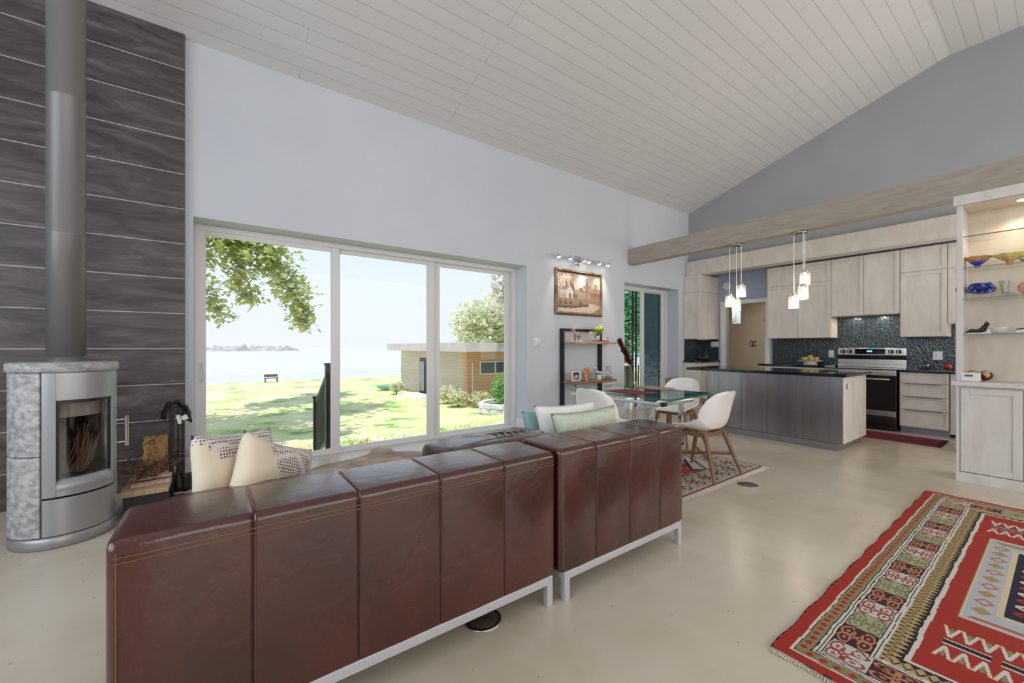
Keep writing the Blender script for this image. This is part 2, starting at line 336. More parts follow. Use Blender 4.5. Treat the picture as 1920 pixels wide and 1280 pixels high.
# exposed beams
struct(G().box(6.134, 6.30, .1, 4.8, 2.765, 3.055).box(6.134, 6.30, -4.4, .1, 2.765, 3.055).build('trim_3', beamm, bevel=.004), 'pale whitewashed beam crossing the room in front of the kitchen')
struct(G().box(8.05, 8.16, -1.0, 4.79, 2.76, 3.04).box(8.05, 8.33, -1.0, 4.79, 2.74, 2.76).build('trim_4', cab, bevel=.004), 'pale header board above the kitchen cabinets')
# baseboards
def bb(name, x0, x1, y0, y1):
    struct(G().box(x0, x1, y0, y1, 0, .13).box(x0+.003*(x1-x0 > y1-y0), x1, y0+.004, y1, .13, .15).build(name, whitetrim, bevel=.004))
bb('baseboard_north', 3.75, 6.04, 4.78, 4.8)
bb('baseboard_window', 3.745, 3.765, 4.78, 5.06)
bb('baseboard_corner', 7.785, 8.1, 4.78, 4.8)
# ---------------------------------------------------------------- windows
def slider(name, x0, x1, ztop, panels, label):
    r = struct(thing(name, label, 'window', ((x0+x1)/2, 5.1, 0))); del r['category']
    f = G().box(x0, x1, 5.07, 5.2, ztop-.055, ztop).box(x0, x1, 5.07, 5.2, 0, .03).box(x0, x0+.035, 5.07, 5.2, .03, ztop-.055).box(x1-.045, x1, 5.07, 5.2, .03, ztop-.055)
    f.box(x0, x1, 5.055, 5.07, 0, .016).build('window_frame', vinyl, r, bevel=.003)
    for a, b, c, d, y, mt in panels:   # sash outer a..b, glass c..d
        zt = ztop-.05; s = G()
        s.box(a, c, y, y+.035, .02, zt).box(d, b, y, y+.035, .02, zt).box(c, d, y, y+.035, .02, .055).box(c, d, y, y+.035, 2.365, zt)
        q = s.build('sash', vinyl, r, bevel=.003)
        G().box(c, d, y+.014, y+.022, .05, 2.37).build('glass_pane', mt, q)
    return r
w1 = slider('window_1', WX0, WX1, 2.466, [(-.17, 1.17, -.094, 1.076, 5.085, pane), (1.15, 2.41, 1.185, 2.305, 5.125, pane), (2.38, 3.70, 2.507, 3.62, 5.16, pane)], 'wide three-panel white sliding window onto the lawn and lake')
h = G().tube([(-.125, 5.085, .90), (-.125, 5.05, .905), (-.11, 5.035, .95), (-.11, 5.035, 1.04), (-.125, 5.05, 1.085), (-.125, 5.085, 1.09)], .008).build('handle', whitetrim, w1)
G().box(.64, .68, 5.06, 5.085, .03, .075).box(.65, .67, 5.055, 5.07, .07, .09).build('latch', vinyl, w1, bevel=.003)
w2 = slider('window_2', DX0, DX1, 2.44, [(6.07, 7.02, 6.15, 6.92, 5.085, pane), (6.98, 7.76, 7.03, 7.69, 5.13, pane)], 'narrow white sliding patio door beside the kitchen')
G().box(6.74, 6.78, 5.16, 5.18, .03, 2.38).box(6.84, 6.88, 5.16, 5.18, .03, 2.38).build('screen_stile', darkmetal, w2)
G().box(7.655, 7.69, 5.17, 5.19, .03, 2.37).build('screen_edge', darkmetal, w2)
G().box(7.03, 7.66, 5.175, 5.178, .05, 2.37).build('teal_screen', screenm, w2)  # teal sheet standing in for reflections in the sliding glass

# ---------------------------------------------------------------- outside
def gz(x, y):
    t = max(0, min(1, (y-5.3)/10.5)); z = -.55-.95*t**.8
    return z-(max(0, y-34)*.02)
def lawn_mat():
    m = mat('lawn', (.2,.3,.06), .95); v = coords(m); n = nd(m, 'ShaderNodeTexNoise', Scale=.55, Detail=8, Roughness=.7); lk(m, v, n.inputs['Vector'])
    lk(m, ramp(m, n.outputs['Fac'], [(.38, (.14,.36,.08)), (.46, (.58,.60,.27)), (.66, (.84,.76,.50))]), P_(m).inputs['Base Color'])
    return m
lawnm = lawn_mat()
g = G().grid(lambda u, v: (-30+75*u, 5.21+34*v**1.6, gz(-30+75*u, 5.21+34*v**1.6)), 30, 40)
lw = g.build('ground_lawn', lawnm); struct(lw)
# grass blades near the window
g = G()
for k in range(9000):
    y = 5.25+5.5*random.random()**1.7; x = -1.2+(y-5)*.1+7.5*random.random()
    z = gz(x, y); hh = .05+.09*random.random()*(1.2 if y < 6.6 else .7); a = random.random()*PI; dx = .006*math.cos(a); dy = .006*math.sin(a); l = random.uniform(-.03, .03)
    g.add([(x-dx, y-dy, z), (x+dx, y+dy, z), (x+l, y+l, z+hh)], [(0,1,2)])
tag(g.build('grass_blades', mat('grass_blade', (.22,.42,.08), .8)), 'short green grass growing up outside the big window', 'grass', kind='stuff')
lakem = noisy('lake_water', (.47,.47,.55), (.54,.53,.61), (.02,.3,1), .6, spec=.2)
struct(G().box(-700, 900, 38.5, 2200, -1.75, -1.72).build('ground_lake', lakem), 'pale calm lake reaching the horizon')
g = G(); 
g.grid(lambda u, v: (-12+62*u+70*0, 330+14*math.sin(v*PI), -1.7+(3.4+3.0*noise.noise(Vector((u*26, v*2, 3))))*math.sin(v*PI)*math.sin(u*PI)**.3), 90, 6)
isl = tag(g.build('island', noisy('rock', (.22,.21,.20), (.42,.40,.39), (.2,.2,.2), .9)), 'low rocky islet far out on the lake', 'island')
def leaves(g, c, rad, n, size, shell=.55, sq=(1,1,1), droop=0):
    c = Vector(c)
    for k in range(n):
        d = Vector((random.gauss(0,1), random.gauss(0,1), random.gauss(0,1))).normalized()
        d *= (shell+(1-shell)*random.random())*(1+.25*noise.noise(d*2.3+c*.3))
        p = c+Vector((d.x*rad*sq[0], d.y*rad*sq[1], d.z*rad*sq[2]))
        a = Vector((random.gauss(0,1), random.gauss(0,1), random.gauss(0,.5))).normalized(); b = a.cross(Vector((random.gauss(0,.4), random.gauss(0,.4), 1))).normalized()
        s_ = size*random.uniform(.6, 1.3)
        g.add([p-a*s_*.5, p-a*s_*.1+b*s_*.35, p+a*s_*.55-Vector((0,0,droop*s_)), p-a*s_*.1-b*s_*.35], [(0,1,2,3)])
# big maple whose boughs hang into the left pane
mp = thing('maple_tree', 'large light green leafy tree whose boughs hang into the left window pane', 'tree', (-4.2, 13.5, gz(-4,13.5)))
g = G().tube([(-4.2,13.5,-1.4), (-4.1,13.4,1.5), (-3.8,13.3,4.2), (-3.2,13.1,6.8)], [.34,.28,.22,.1], 12)
for pts in ([(-4.1,13.4,2.6), (-2.4,12.2,3.6), (-.6,11.4,3.9), (1.2,11.0,3.5)], [(-3.9,13.3,3.6), (-2,12.8,4.8), (.2,11.8,4.7), (1.6,11.3,4.0)], [(-4.1,13.4,2.0), (-2.6,12.2,2.4), (-1.2,11.4,2.2)], [(-1.6,11.9,3.75), (-1.0,11.5,2.5), (-.3,11.4,1.5)]):
    g.tube(pts, [.12,.07,.04,.015][:len(pts)], 8)
g.build('trunk', bark, mp)
g = G()
def bough(pts, n, r0, r1, size=.17):
    pts = [Vector(p) for p in pts]
    for k in range(n):
        t = random.random()*(len(pts)-1); i = min(int(t), len(pts)-2); p = pts[i].lerp(pts[i+1], t-i); r = r0+(r1-r0)*t/(len(pts)-1)
        q = p+Vector((random.gauss(0,1), random.gauss(0,1), random.gauss(0,.8)))*r*.55
        leaves(g, q, .10, 1, size, droop=.3)
bough([(-3.4,12.8,3.8), (-1.6,11.9,3.9), (0,11.3,3.9), (1.0,11.1,3.6)], 2300, .95, .55)
bough([(.1,11.4,3.9), (1.0,11.1,3.3), (1.5,11.1,2.6), (1.75,11.1,1.75)], 1200, .62, .20)
bough([(-2.6,12.2,3.3), (-1.2,11.5,3.0), (-.3,11.3,3.2)], 800, .7, .4)
bough([(-2.6,12.2,2.6), (-2.0,11.8,1.8), (-1.7,11.7,1.6)], 420, .45, .25)
bough([(0.2,11.3,3.2), (.5,11.3,2.7), (.62,11.3,2.3)], 260, .35, .15)
bough([(-4,13.4,5.5), (-2.5,12.5,6.2), (0,11.5,6.3)], 2600, 1.8, 1.4, .3)
bough([(-6,15,5.0), (-4.5,16,6), (-1,14.5,7)], 2600, 2.2, 1.8, .34)
bough([(-5,12,4.6), (-6.5,13,6.5)], 1300, 1.8, 1.6, .34)
bough([(-3,14.5,8.0), (0,15.0,9.0), (1.8,16.0,9.5)], 1500, 1.4, 1.0, .45)  # high boughs added out of view to shade the lawn
bough([(-2,18.5,10.0), (.5,20,10.5), (1.5,22,10)], 1300, 1.3, 1.0, .5)  # further unseen crown patch, added to cast shade on the grass
bough([(-1.2,14,3.6), (-.3,14.6,2.9), (.1,14.8,2.1)], 600, .6, .3)
g.build('foliage', MT['leaf_maple'], mp)
# outbuilding
ob = thing('garden_outbuilding', 'low flat-roofed wooden outbuilding at the lake side of the lawn', 'building', (11.5, 20, -1.5))
sid = noisy('grey_siding', (.56,.48,.45), (.70,.61,.58), (.5,.5,30), .8, nscale=1)
osid = noisy('orange_wood_siding', (.62,.34,.22), (.76,.46,.32), (.5,.5,30), .7, nscale=1)
G().box(9.7, 15, 17.0, 25.7, -1.6, 1.02).build('wall', sid, ob)
G().box(9.72, 15, 16.96, 17.0, -1.6, 1.0).box(9.64, 9.70, 16.94, 17.3, -1.6, 1.0).build('front_cladding', osid, ob)
G().box(8.7, 16, 15.4, 25.5, 1.03, 1.44).build('flat_roof', noisy('roof_fascia', (.52,.46,.50), (.60,.54,.58), (2,2,2), .7), ob)
d_ = G().box(9.66, 9.70, 21.4, 22.6, -1.5, .6).build('door', darkmetal, ob); G().box(9.63, 9.66, 21.9, 22.5, -1.3, .4).build('door_glass', mat('grey_glass', (.3,.33,.38), .2), d_)
wn = G().box(10.35, 12.2, 16.9, 16.96, -.12, .55).build('window_trim', whitetrim, ob); G().box(10.42, 11.2, 16.88, 16.9, -.05, .48).box(11.3, 12.1, 16.88, 16.9, -.05, .48).build('pane', mat('dark_pane', (.08,.1,.13), .1), wn)
G().box(9.90, 9.96, 16.88, 16.94, -1.5, .5).build('downpipe', whitetrim, ob)
struct(G().box(8.3, 9.6, 19.8, 22.6, -1.5, -1.42).build('ground_patio', mat('pale_patio', (.75,.70,.64), .9)), 'pale paved strip beside the outbuilding')
def tree(name, x, y, h, r, mt, label, n, size, z0=None, sq=(1,1,1)):
    z = gz(x, y) if z0 is None else z0
    t = thing(name, label, 'tree', (x, y, z))
    G().tube([(x, y, z), (x+.1, y, z+h*.4), (x, y+.1, z+h*.75)], [r*.09, r*.06, r*.03], 8).build('trunk', bark, t)
    g = G()
    for k in range(9):
        a = 2*PI*k/9; leaves(g, (x+r*.45*math.cos(a), y+r*.45*math.sin(a), z+h-r*sq[2]+r*.35*math.sin(k*2.3)), r*.62, n//9, size, .3, sq)
    g.build('foliage', mt, t); return t
tree('round_tree', 19.5, 29.5, 8.1, 3.9, MT['leaf_pale'], 'broad pale green round tree behind the outbuilding roof', 5400, .42)
tree('leaning_tree', 10.7, 12.9, 7.0, 2.1, MT['leaf_purple'], 'pinkish pale tree at the right edge of the big window', 3200, .26)
def shrub(name, label, x, y, r, h, mt, n=500, size=.07, cat='shrub', group=None):
    t = thing(name, label, cat, (x, y, gz(x, y)), group); z = gz(x, y)
    g = G()
    for k in range(5): g.tube([(x, y, z), (x+random.uniform(-.5,.5)*r, y+random.uniform(-.5,.5)*r, z+h*.7)], .012, 5)
    g.build('stems', bark, t)
    g = G(); leaves(g, (x, y, z+h*.55), 1, n, size, .3, (r, r, h*.5)); g.build('foliage', mt, t); return t
shrub('dry_shrub', 'golden brown dried shrub on the lawn close to the big window', 2.05, 6.9, .52, .42, MT['leaf_dry'], 900, .07)
shrub('bright_bush', 'bright green upright bush in the stone raised bed', 9.0, 12.9, .55, 1.5, MT['leaf_bright'], 1300, .1)
sx = [(8.4, 22.9, .5, .8), (9.0, 19.1, .4, .7), (8.95, 17.6, .5, .9), (8.9, 16.4, .6, .8), (9.6, 15.6, .5, .75)]
for k, (x, y, r, hh) in enumerate(sx):
    shrub('border_shrub', ['pale flowering shrub at the lake end of the outbuilding wall', 'small pale shrub beside the outbuilding door', 'pale flowering shrub along the middle of the grey wall', 'pale leafy shrub near the downpipe of the outbuilding', 'pale shrub just in front of the orange wood corner'][k], x, y, r, hh, MT['leaf_pale'], 600, .12, group='shrubs along the outbuilding')
pb = G()
for k in range(14):
    a = 2*PI*k/14
    for r_ in range(2): pb.obox((9.2+1.1*math.cos(a+r_*.2), 12.9+.9*math.sin(a+r_*.2), gz(9,12.9)+.12+.2*r_), (.24*math.sin(a), -.24*math.cos(a), 0), (.1*math.cos(a), .1*math.sin(a), 0), (0,0,.095))
tag(pb.build('raised_bed', noisy('bed_stone', (.55,.53,.56), (.75,.73,.74), (3,3,3), .9), bevel=.03), 'curved raised bed of pale stone blocks on the lawn', 'planter')
bn = thing('lake_bench', 'small wooden bench standing at the water edge', 'bench', (4.0, 37.5, gz(4,37.5)))
z_ = gz(4,37.5)
G().box(3.0, 3.95, 37.3, 37.8, z_+.30, z_+.35).build('seat', bark, bn); G().box(3.0, 3.95, 37.75, 37.8, z_+.40, z_+.62).build('backrest', bark, bn)
for a in (3.03, 3.86):
    G().box(a, a+.06, 37.3, 37.8, z_, z_+.31).build('leg', bark, bn)
ky = G().grid(lambda u, v: (8.0+1.3*u, 25.4+.35*math.cos(PI*v)*math.sin(PI*u)**.6, gz(8,25)+.35-.33*math.sin(PI*v)*math.sin(PI*u)**.5), 16, 8)
tag(ky.build('green_rowboat', mat('boat_green', (.18,.42,.36), .5), solid=.03), 'green upturned rowing boat lying by the shrubs', 'boat')
# stair railing
rl = thing('stair_railing', 'dark railing with slats going down to the lawn', 'railing', (1.3, 6.6, gz(1.3,6.6)))
pa = Vector((1.22, 5.9, 0)); pbv = Vector((1.36, 7.55, 0))
for p, zt, zb in ((pa, 1.0, -.6), (pbv, .38, -.85)):
    G().box(p.x-.045, p.x+.045, p.y-.045, p.y+.045, zb, zt).box(p.x-.055, p.x+.055, p.y-.055, p.y+.055, zt, zt+.03).build('post', darkmetal, rl, bevel=.004)
G().tube([pa+Vector((0,0,.93)), pbv+Vector((0,0,.30))], .028, 6).build('top_rail', darkmetal, rl)
G().tube([pa+Vector((0,0,.02)), pbv+Vector((0,0,-.62))], .022, 6).build('bottom_rail', darkmetal, rl)
for k in range(1, 12):
    p = pa.lerp(pbv, k/12); z0 = .02-.64*k/12; G().box(p.x-.012, p.x+.012, p.y-.012, p.y+.012, z0, z0+.9).build('baluster', darkmetal, rl)
# trees seen through the patio door
for k, (x, y, hh, r, lb) in enumerate([(12.3, 9.7, 6.3, 1.65, 'bright green tree filling the left pane of the patio door'), (15.9, 10.4, 6.3, 1.8, 'deep green tree behind the screened pane of the patio door'), (18.0, 14.0, 8.2, 2.2, 'tall green tree standing behind the two at the patio door')]):
    tree('leafy_tree', x, y, hh, r, MT['leaf_deep'], lb, 7000, .15, z0=-1.0, sq=(1,1,1.7))
rl2 = thing('deck_railing', 'pale wooden deck railing outside the patio door', 'railing', (7.4, 6.3, -.1))
struct(G().box(5.6, 9.6, 5.2, 7.2, -.25, -.1).build('ground_deck', mat('deck_boards', (.6,.58,.56), .8)), 'pale deck outside the patio door')
G().box(6.2, 9.4, 6.9, 6.96, .75, .82).box(6.2, 9.4, 6.9, 6.96, -.02, .04).build('rail', whitetrim, rl2)
for k in range(14): G().box(6.3+.23*k, 6.33+.23*k, 6.91, 6.94, 0, .78).build('baluster', darkmetal, rl2)
# ---------------------------------------------------------------- sofas
def sofa(label, x0, x1, seams, y0, top, legs):
    t = thing('leather_sofa', label, 'sofa', ((x0+x1)/2, y0+.3, 0))
    prof = []; ya, yb, za, zb, r = y0, y0+.32, .145, top, .026
    for cx, cz, a0 in ((yb-r, zb-r, 0), (ya+r, zb-r, 90), (ya+r*.4, za+r*.4, 180), (yb-r*.4, za+r*.4, 270)):
        rr = r if cz > .4 else r*.4
        for k in range(7): a_ = math.radians(a0+15*k); prof.append((cx+rr*math.cos(a_), cz+rr*math.sin(a_)))
    cy, cz = (ya+yb)/2, (za+zb)/2; st_ = []
    def add(x, d): st_.append((x, d))
    add(x0, .022); add(x0+.003, .010); add(x0+.010, .003); add(x0+.022, 0)
    prev = x0
    for q in seams+[x1]:
        m_ = (prev+q)/2; add(m_, -.004)
        if q != x1:
            for dx, d in ((-.012, -.0025), (-.004, -.001), (-.0018, .0035), (0, .005), (.0018, .0035), (.004, -.001), (.012, -.0025)): add(q+dx, d)
        prev = q
    add(x1-.022, 0); add(x1-.010, .003); add(x1-.003, .010); add(x1, .022)
    g = G(); n_ = len(prof); vs = []
    for x, d in st_:
        for (py, pz) in prof:
            vy, vz = py-cy, pz-cz; hy, hz = (yb-ya)/2, (zb-za)/2
            vs.append((x, cy+vy*(hy-d)/hy, cz+vz*(hz-d*.7)/hz))
    fs = [(i*n_+k, i*n_+(k+1)%n_, (i+1)*n_+(k+1)%n_, (i+1)*n_+k) for i in range(len(st_)-1) for k in range(n_)]
    g.add(vs, fs, 0, True); g.add(vs[:n_], [tuple(range(n_))]); g.add(vs[-n_:], [tuple(range(n_))])
    bk = g.build('backrest', leath, t, weld=True)
    g = G().box(x0+.02, x1-.02, y0+.33, y0+.93, .15, .42)
    g.build('seat', leath, t, bevel=.04, seg=3)
    s_ = G()
    for zz in (top-.043, top-.057): s_.tube([(x0+.015, y0-.0035, zz), (x1-.015, y0-.0035, zz)], .0014, 5)
    for q in seams:
        for dq in (-.007, .007): s_.tube([(q+dq, y0+.03, top+.0002), (q+dq, y0+.29, top+.0002)], .0013, 5)
    s_.tube([(x0+.022, y0-.001, .16), (x0+.022, y0-.001, top-.03)], .0015, 5)
    s_.build('stitching', stitch, bk)
    g = G().box(x0+.03, x1-.02, y0-.0, y0+.03, .105, .145).box(x0+.03, x1-.02, y0+.88, y0+.91, .105, .145).box(x0+.03, x0+.06, y0+.031, y0+.879, .105, .145).box(x1-.05, x1-.02, y0+.031, y0+.879, .105, .145)
    g.build('frame', silverpaint, t, bevel=.003)
    for lx in (x0+.03, x1-.055):
        for ly in (y0, y0+.875): G().box(lx, lx+.035, ly, ly+.03, 0, .106).build('leg', silverpaint, t, bevel=.002)
    return t
sofa('long brown leather sofa section nearest the camera, seen from behind', -.238, 1.333, [.088, .402, .718, 1.028], 1.47, .738, 0)
sofa('shorter brown leather sofa section on the right, seen from behind', 1.345, 2.41, [1.6, 1.872, 2.154], 1.452, .748, 0)
def softbox(g, x0, x1, y0, y1, z0, z1, p=4.5, n=20):
    cx, cy, cz = (x0+x1)/2, (y0+y1)/2, (z0+z1)/2; a, b, c = (x1-x0)/2, (y1-y0)/2, (z1-z0)/2
    def f(u, v):
        th = 2*PI*u; ph = PI*(v-.5); e = 2/p
        s = lambda q: math.copysign(abs(q)**e, q)
        return (cx+a*s(math.cos(ph))*s(math.cos(th)), cy+b*s(math.cos(ph))*s(math.sin(th)), cz+c*s(math.sin(ph)))
    return g.grid(f, n*2, n)
def crinkled(o, strength=.012, size=.12):
    tx = bpy.data.textures.new('crinkle', 'CLOUDS'); tx.noise_scale = size
    md = o.modifiers.new('crinkle', 'DISPLACE'); md.texture = tx; md.strength = strength; md.texture_coords = 'GLOBAL'
    return o
g = softbox(G(), .89, 1.69, 1.80, 2.12, .425, .735, 7)
bc = tag(crinkled(g.build('back_cushion', leath), .02, .09), 'wide brown leather back cushion lying behind the sofa back near the window', 'cushion', 'leather back cushions')
g = G()
for yy in (1.90, 2.02): g.tube([(.98, yy, .728), (1.3, yy+.003, .735), (1.62, yy, .728)], .002, 5)
for k in range(5): g.tube([(1.30+.05*k, 1.93, .734), (1.32+.05*k, 1.965, .736), (1.31+.05*k, 2.0, .734)], .0025, 5)
g.build('seam', seamm, bc)
g = softbox(G(), -.185, .50, 1.80, 1.97, .425, .70, 9)
tag(crinkled(g.build('back_cushion', leath), .012, .12), 'narrow brown leather back cushion behind the left end of the sofa', 'cushion', 'leather back cushions')
def pillow_fn(w_, h_, th):
    def f(side):
        def q(u, v):
            x = 2*u-1; z = 2*v-1; e = (1-x**4)*(1-z**4); d = max(0, e)**.45
            pinch = 1-.07*(1-x*x)*(z*z)*1.0
            px = x*w_/2*(1-.09*(1-z*z)); pz = z*h_/2*(1-.09*(1-x*x))
            wr = .010*noise.noise(Vector((x*2.3, z*2.3, side*5)))*d
            return (px, side*(th/2*d)+wr, pz)
        return q
    return f
def pillow(name, label, w_, h_, th, loc, rot, mats, cat='pillow', split=None, piping=None):
    g = G(); f = pillow_fn(w_, h_, th); n = 22
    for sd in (-1, 1): g.grid(f(sd), n, n)
    if split:
        idx = 0
        for k, fc in enumerate(g.f):
            c = sum((Vector(g.v[i]) for i in fc), Vector())/4
            g.m[k] = 1 if split(c.x, c.z) else 0
    o = bpy.data.objects.new(name, None)
    b = g.build(name, mats, thing('tmp', 'x', 'x'), weld=True)
    tmp = b.parent; b.parent = None; bpy.data.objects.remove(tmp); bpy.data.objects.remove(o)
    b.location = loc; b.rotation_euler = rot; tag(b, label, cat)
    if piping:
        pts = []
        for i in range(41):
            for_ = None
        ring = [f(1)(i/20, 0) for i in range(21)]+[f(1)(1, i/20) for i in range(1, 21)]+[f(1)(1-i/20, 1) for i in range(1, 21)]+[f(1)(0, 1-i/20) for i in range(1, 21)]
        pp = bpy.data.objects.new('tmp', None); C.objects.link(pp)
        q = G().tube(ring, .005, 6).build('piping', piping, pp); q.parent = b; bpy.data.objects.remove(pp)
    return b
pillow('throw_pillow', 'cream pillow with knit corner at the far left end of the sofa', .40, .44, .12, (.065, 2.12, .665), (math.radians(-8), math.radians(6), math.radians(42)), [cream, knitm], split=lambda x, z: x*.9+z > .02)
pillow('throw_pillow', 'cream pillow with knit half leaning on the first pillow, nearer the window glass', .40, .42, .13, (.185, 2.04, .635), (math.radians(-10), math.radians(25), math.radians(36)), [cream, knitm], split=lambda x, z: x*1.15+z*.75 > .005)
floral = noisy('pale_green_fabric', (.50,.55,.44), (.62,.66,.54), (8,8,8), .85, nscale=2, dist=2)
pillow('throw_pillow', 'pale green patterned pillow with dark piping behind the right sofa section', .60, .39, .15, (2.10, 1.985, .615), (math.radians(-10), math.radians(-1), math.radians(-3)), [floral], piping=mat('green_piping', (.2,.3,.25), .7))
pillow('throw_pillow', 'plain white pillow behind the pale green one', .56, .40, .12, (2.08, 2.15, .64), (math.radians(-14), 0, math.radians(-6)), [mat('white_linen', (.8,.8,.78), .85)])
pillow('throw_pillow', 'teal edged pillow at the left behind the pale green one', .42, .34, .11, (2.0, 2.31, .60), (math.radians(-16), math.radians(4), 0), [mat('teal_fabric', (.25,.42,.42), .8)])
# ---------------------------------------------------------------- hide and rugs
hide_pts = [(.35,4.05),(.6,4.45),(.9,4.62),(1.2,4.68),(1.42,4.78),(1.5,4.95),(1.62,4.99),(1.72,4.9),(1.7,4.72),(1.9,4.6),(2.1,4.35),(2.15,4.1),(2.3,3.8),(2.0,3.5),(1.6,3.45),(1.2,3.4),(.9,3.3),(.5,3.25),(.2,3.5),(.3,3.8)]
tag(G().prism(hide_pts, .001, .008).build('cowhide_rug', noisy('cowhide', (.30,.17,.11), (.55,.42,.33), (3,3,3), .8, detail=6)), 'brown and tan cowhide rug on the floor in front of the window', 'rug')
RED = (.40,.024,.011); DRED = (.22,.012,.012); WHT = (.72,.68,.60); OLV = (.30,.25,.12); BLK = (.012,.01,.018); GLD = (.50,.36,.15); PAL = (.50,.52,.56); CRM = (.72,.60,.38); NVY = (.008,.008,.035); GRN = (.42,.42,.24)
def scroll(a, b, bgc, ln):   # a,b in 0..1 in a medallion box (a along, b across): two pairs of curls
    for cx, cy in ((.3,.22), (.7,.22), (.3,.78), (.7,.78)):
        d = math.hypot((a-cx)*1.0, (b-cy)*1.35)
        if abs(d-.23) < .042 and not (abs(a-.5) > .30 and abs(b-.5) < .15): return ln
        if d < .07: return ln
    if abs(abs(a-.5)-abs(b-.5)*.9) < .04 and abs(b-.5) < .18: return ln
    return bgc
LR, WR = 3.1, 1.62
def bigrug(u, v):
    s = u*LR; t = v*WR
    s2 = min(s, LR-s); t2 = min(t, WR-t); d = min(s2, t2)
    wob = .0018*math.sin(s*21)+.0010*math.sin(s*47+t*30)
    d += wob
    along = s if t2 < s2 else t
    if d < .006 and int(along/.03) % 2 == 0: return BLK
    if d < .052: return RED
    if d < .062: return WHT
    if d < .065: return BLK
    if d < .108:
        k = abs(((along/.045) % 1)-.5)*2; q = (d-.065)/.043
        if abs(q-.5)*2+k < .62: return RED
        return OLV if (k+abs(q-.5)*2) > .85 else (RED if q < .5 else OLV)
    if d < .112: return BLK
    if d < .121: return WHT
    if d < .125: return BLK
    if d < .133: return WHT
    if d < .137: return BLK
    if d < .255:
        p = (along-.12)/.152; i = int(math.floor(p)) % 3; a = p % 1; b = (d-.137)/.118
        if a < .03: return BLK
        if i == 0: return scroll(a, b, (.62,.60,.56), (.35,.06,.03))
        if i == 1: return scroll(a, b, (.07,.008,.015), (.55,.24,.13))
        return scroll(a, b, GRN, (.22,.20,.10))
    if d < .259: return BLK
    if d < .268: return WHT
    if d < .271: return BLK
    if d < .281: return WHT
    if d < .345:
        q = (d-.281)/.064; k = abs(((along/.036) % 1)-.5)*2
        if q > .52: return BLK if k < (q-.52)/.40 else GLD
        kk = abs(((along/.036+.5) % 1)-.5)*2
        return BLK if abs(kk-q*1.6) < .18 else GLD
    if d < .362: return WHT
    # centre field: pale hexagonal panel, navy core, running along the length
    ss = s2; tt = t2
    e = min(tt-.425, (ss-.90)*.75, ((ss-.90)*.55+(tt-.425)*.85))
    if e < 0:
        # small motifs in the red ends
        if ss < .84 and tt > .40:
            a = (t-.40)/.16; i = int(math.floor(a)); a = a % 1; b = (ss-.46)/.34
            if 0 < b < 1:
                if abs(b-.5) < .07 and abs(a-.5) < .42: return BLK if abs(b-.5) < .045 else WHT
                k = abs(b-.5)*2; c = abs(((a*3) % 1)-.5)*2
                if .25 < k < .85 and abs(c-(k-.25)*1.4) < .22: return WHT if c < .7 else CRM
                if .35 < k < .75 and c < .25: return OLV
        return RED
    if e < .010: return OLV if e < .004 else CRM
    if e < .105:
        al = s/.11; a = abs((al % 1)-.5)*2; b = abs((e-.06)/.036)
        r_ = a*.9+b*.75; i = int(al) % 2
        if r_ < .72: return (OLV if (int(r_*9) % 2) else GLD) if i else ((.5,.12,.08) if .45 < r_ else PAL)
        return PAL
    if e < .125: return CRM
    if e < .13: return BLK
    a = (s/.085) % 1; b = (e-.15)/.06
    if 0 < b < 1 and abs(abs(a-.5)*2-b) < .25: return RED if int(s/.085) % 2 else (.8,.6,.5)
    if .2 < e: 
        r_ = math.hypot(((s-LR/2+.1) % .5)-.25, (t-WR/2)*.8)
        if abs(r_-.14) < .02: return RED
    return NVY
rugm = attr_mat('rug_wool', .95, .5)
RX, RY = 1.85, .728
def rug(name, label, x0, x1, y0, y1, nx, ny, fn, th=.010, ang=0):
    t = thing(name, label, 'rug', ((x0+x1)/2, (y0+y1)/2, 0))
    G().box(x0+.002, x1-.002, y0+.002, y1-.002, .0005, th-.001).build('backing', mat(name+'_backing', (.5,.45,.36), .95), t)
    color_grid('pile', 0, nx, ny, lambda u, v: (x0+(x1-x0)*u+(.004*math.sin(v*40) if u in (0,1) else 0), y1-(y1-y0)*v+(.004*math.sin(u*60) if v in (0,1) else 0), th), fn, rugm, t)
    return t
r1 = rug('wool_rug', 'large red hand-knotted wool rug on the bare floor at lower right', RX, RX+LR, RY-WR, RY, 860, 450, bigrug, .012)
g = G()
for k in range(330):
    y = RY-WR+WR*k/330
    g.tube([(RX, y, .006), (RX-.012-.01*random.random(), y+random.uniform(-.004,.004), .003)], .002, 4, caps=False)
g.build('fringe', mat('fringe_cream', (.7,.62,.48), .9), r1)
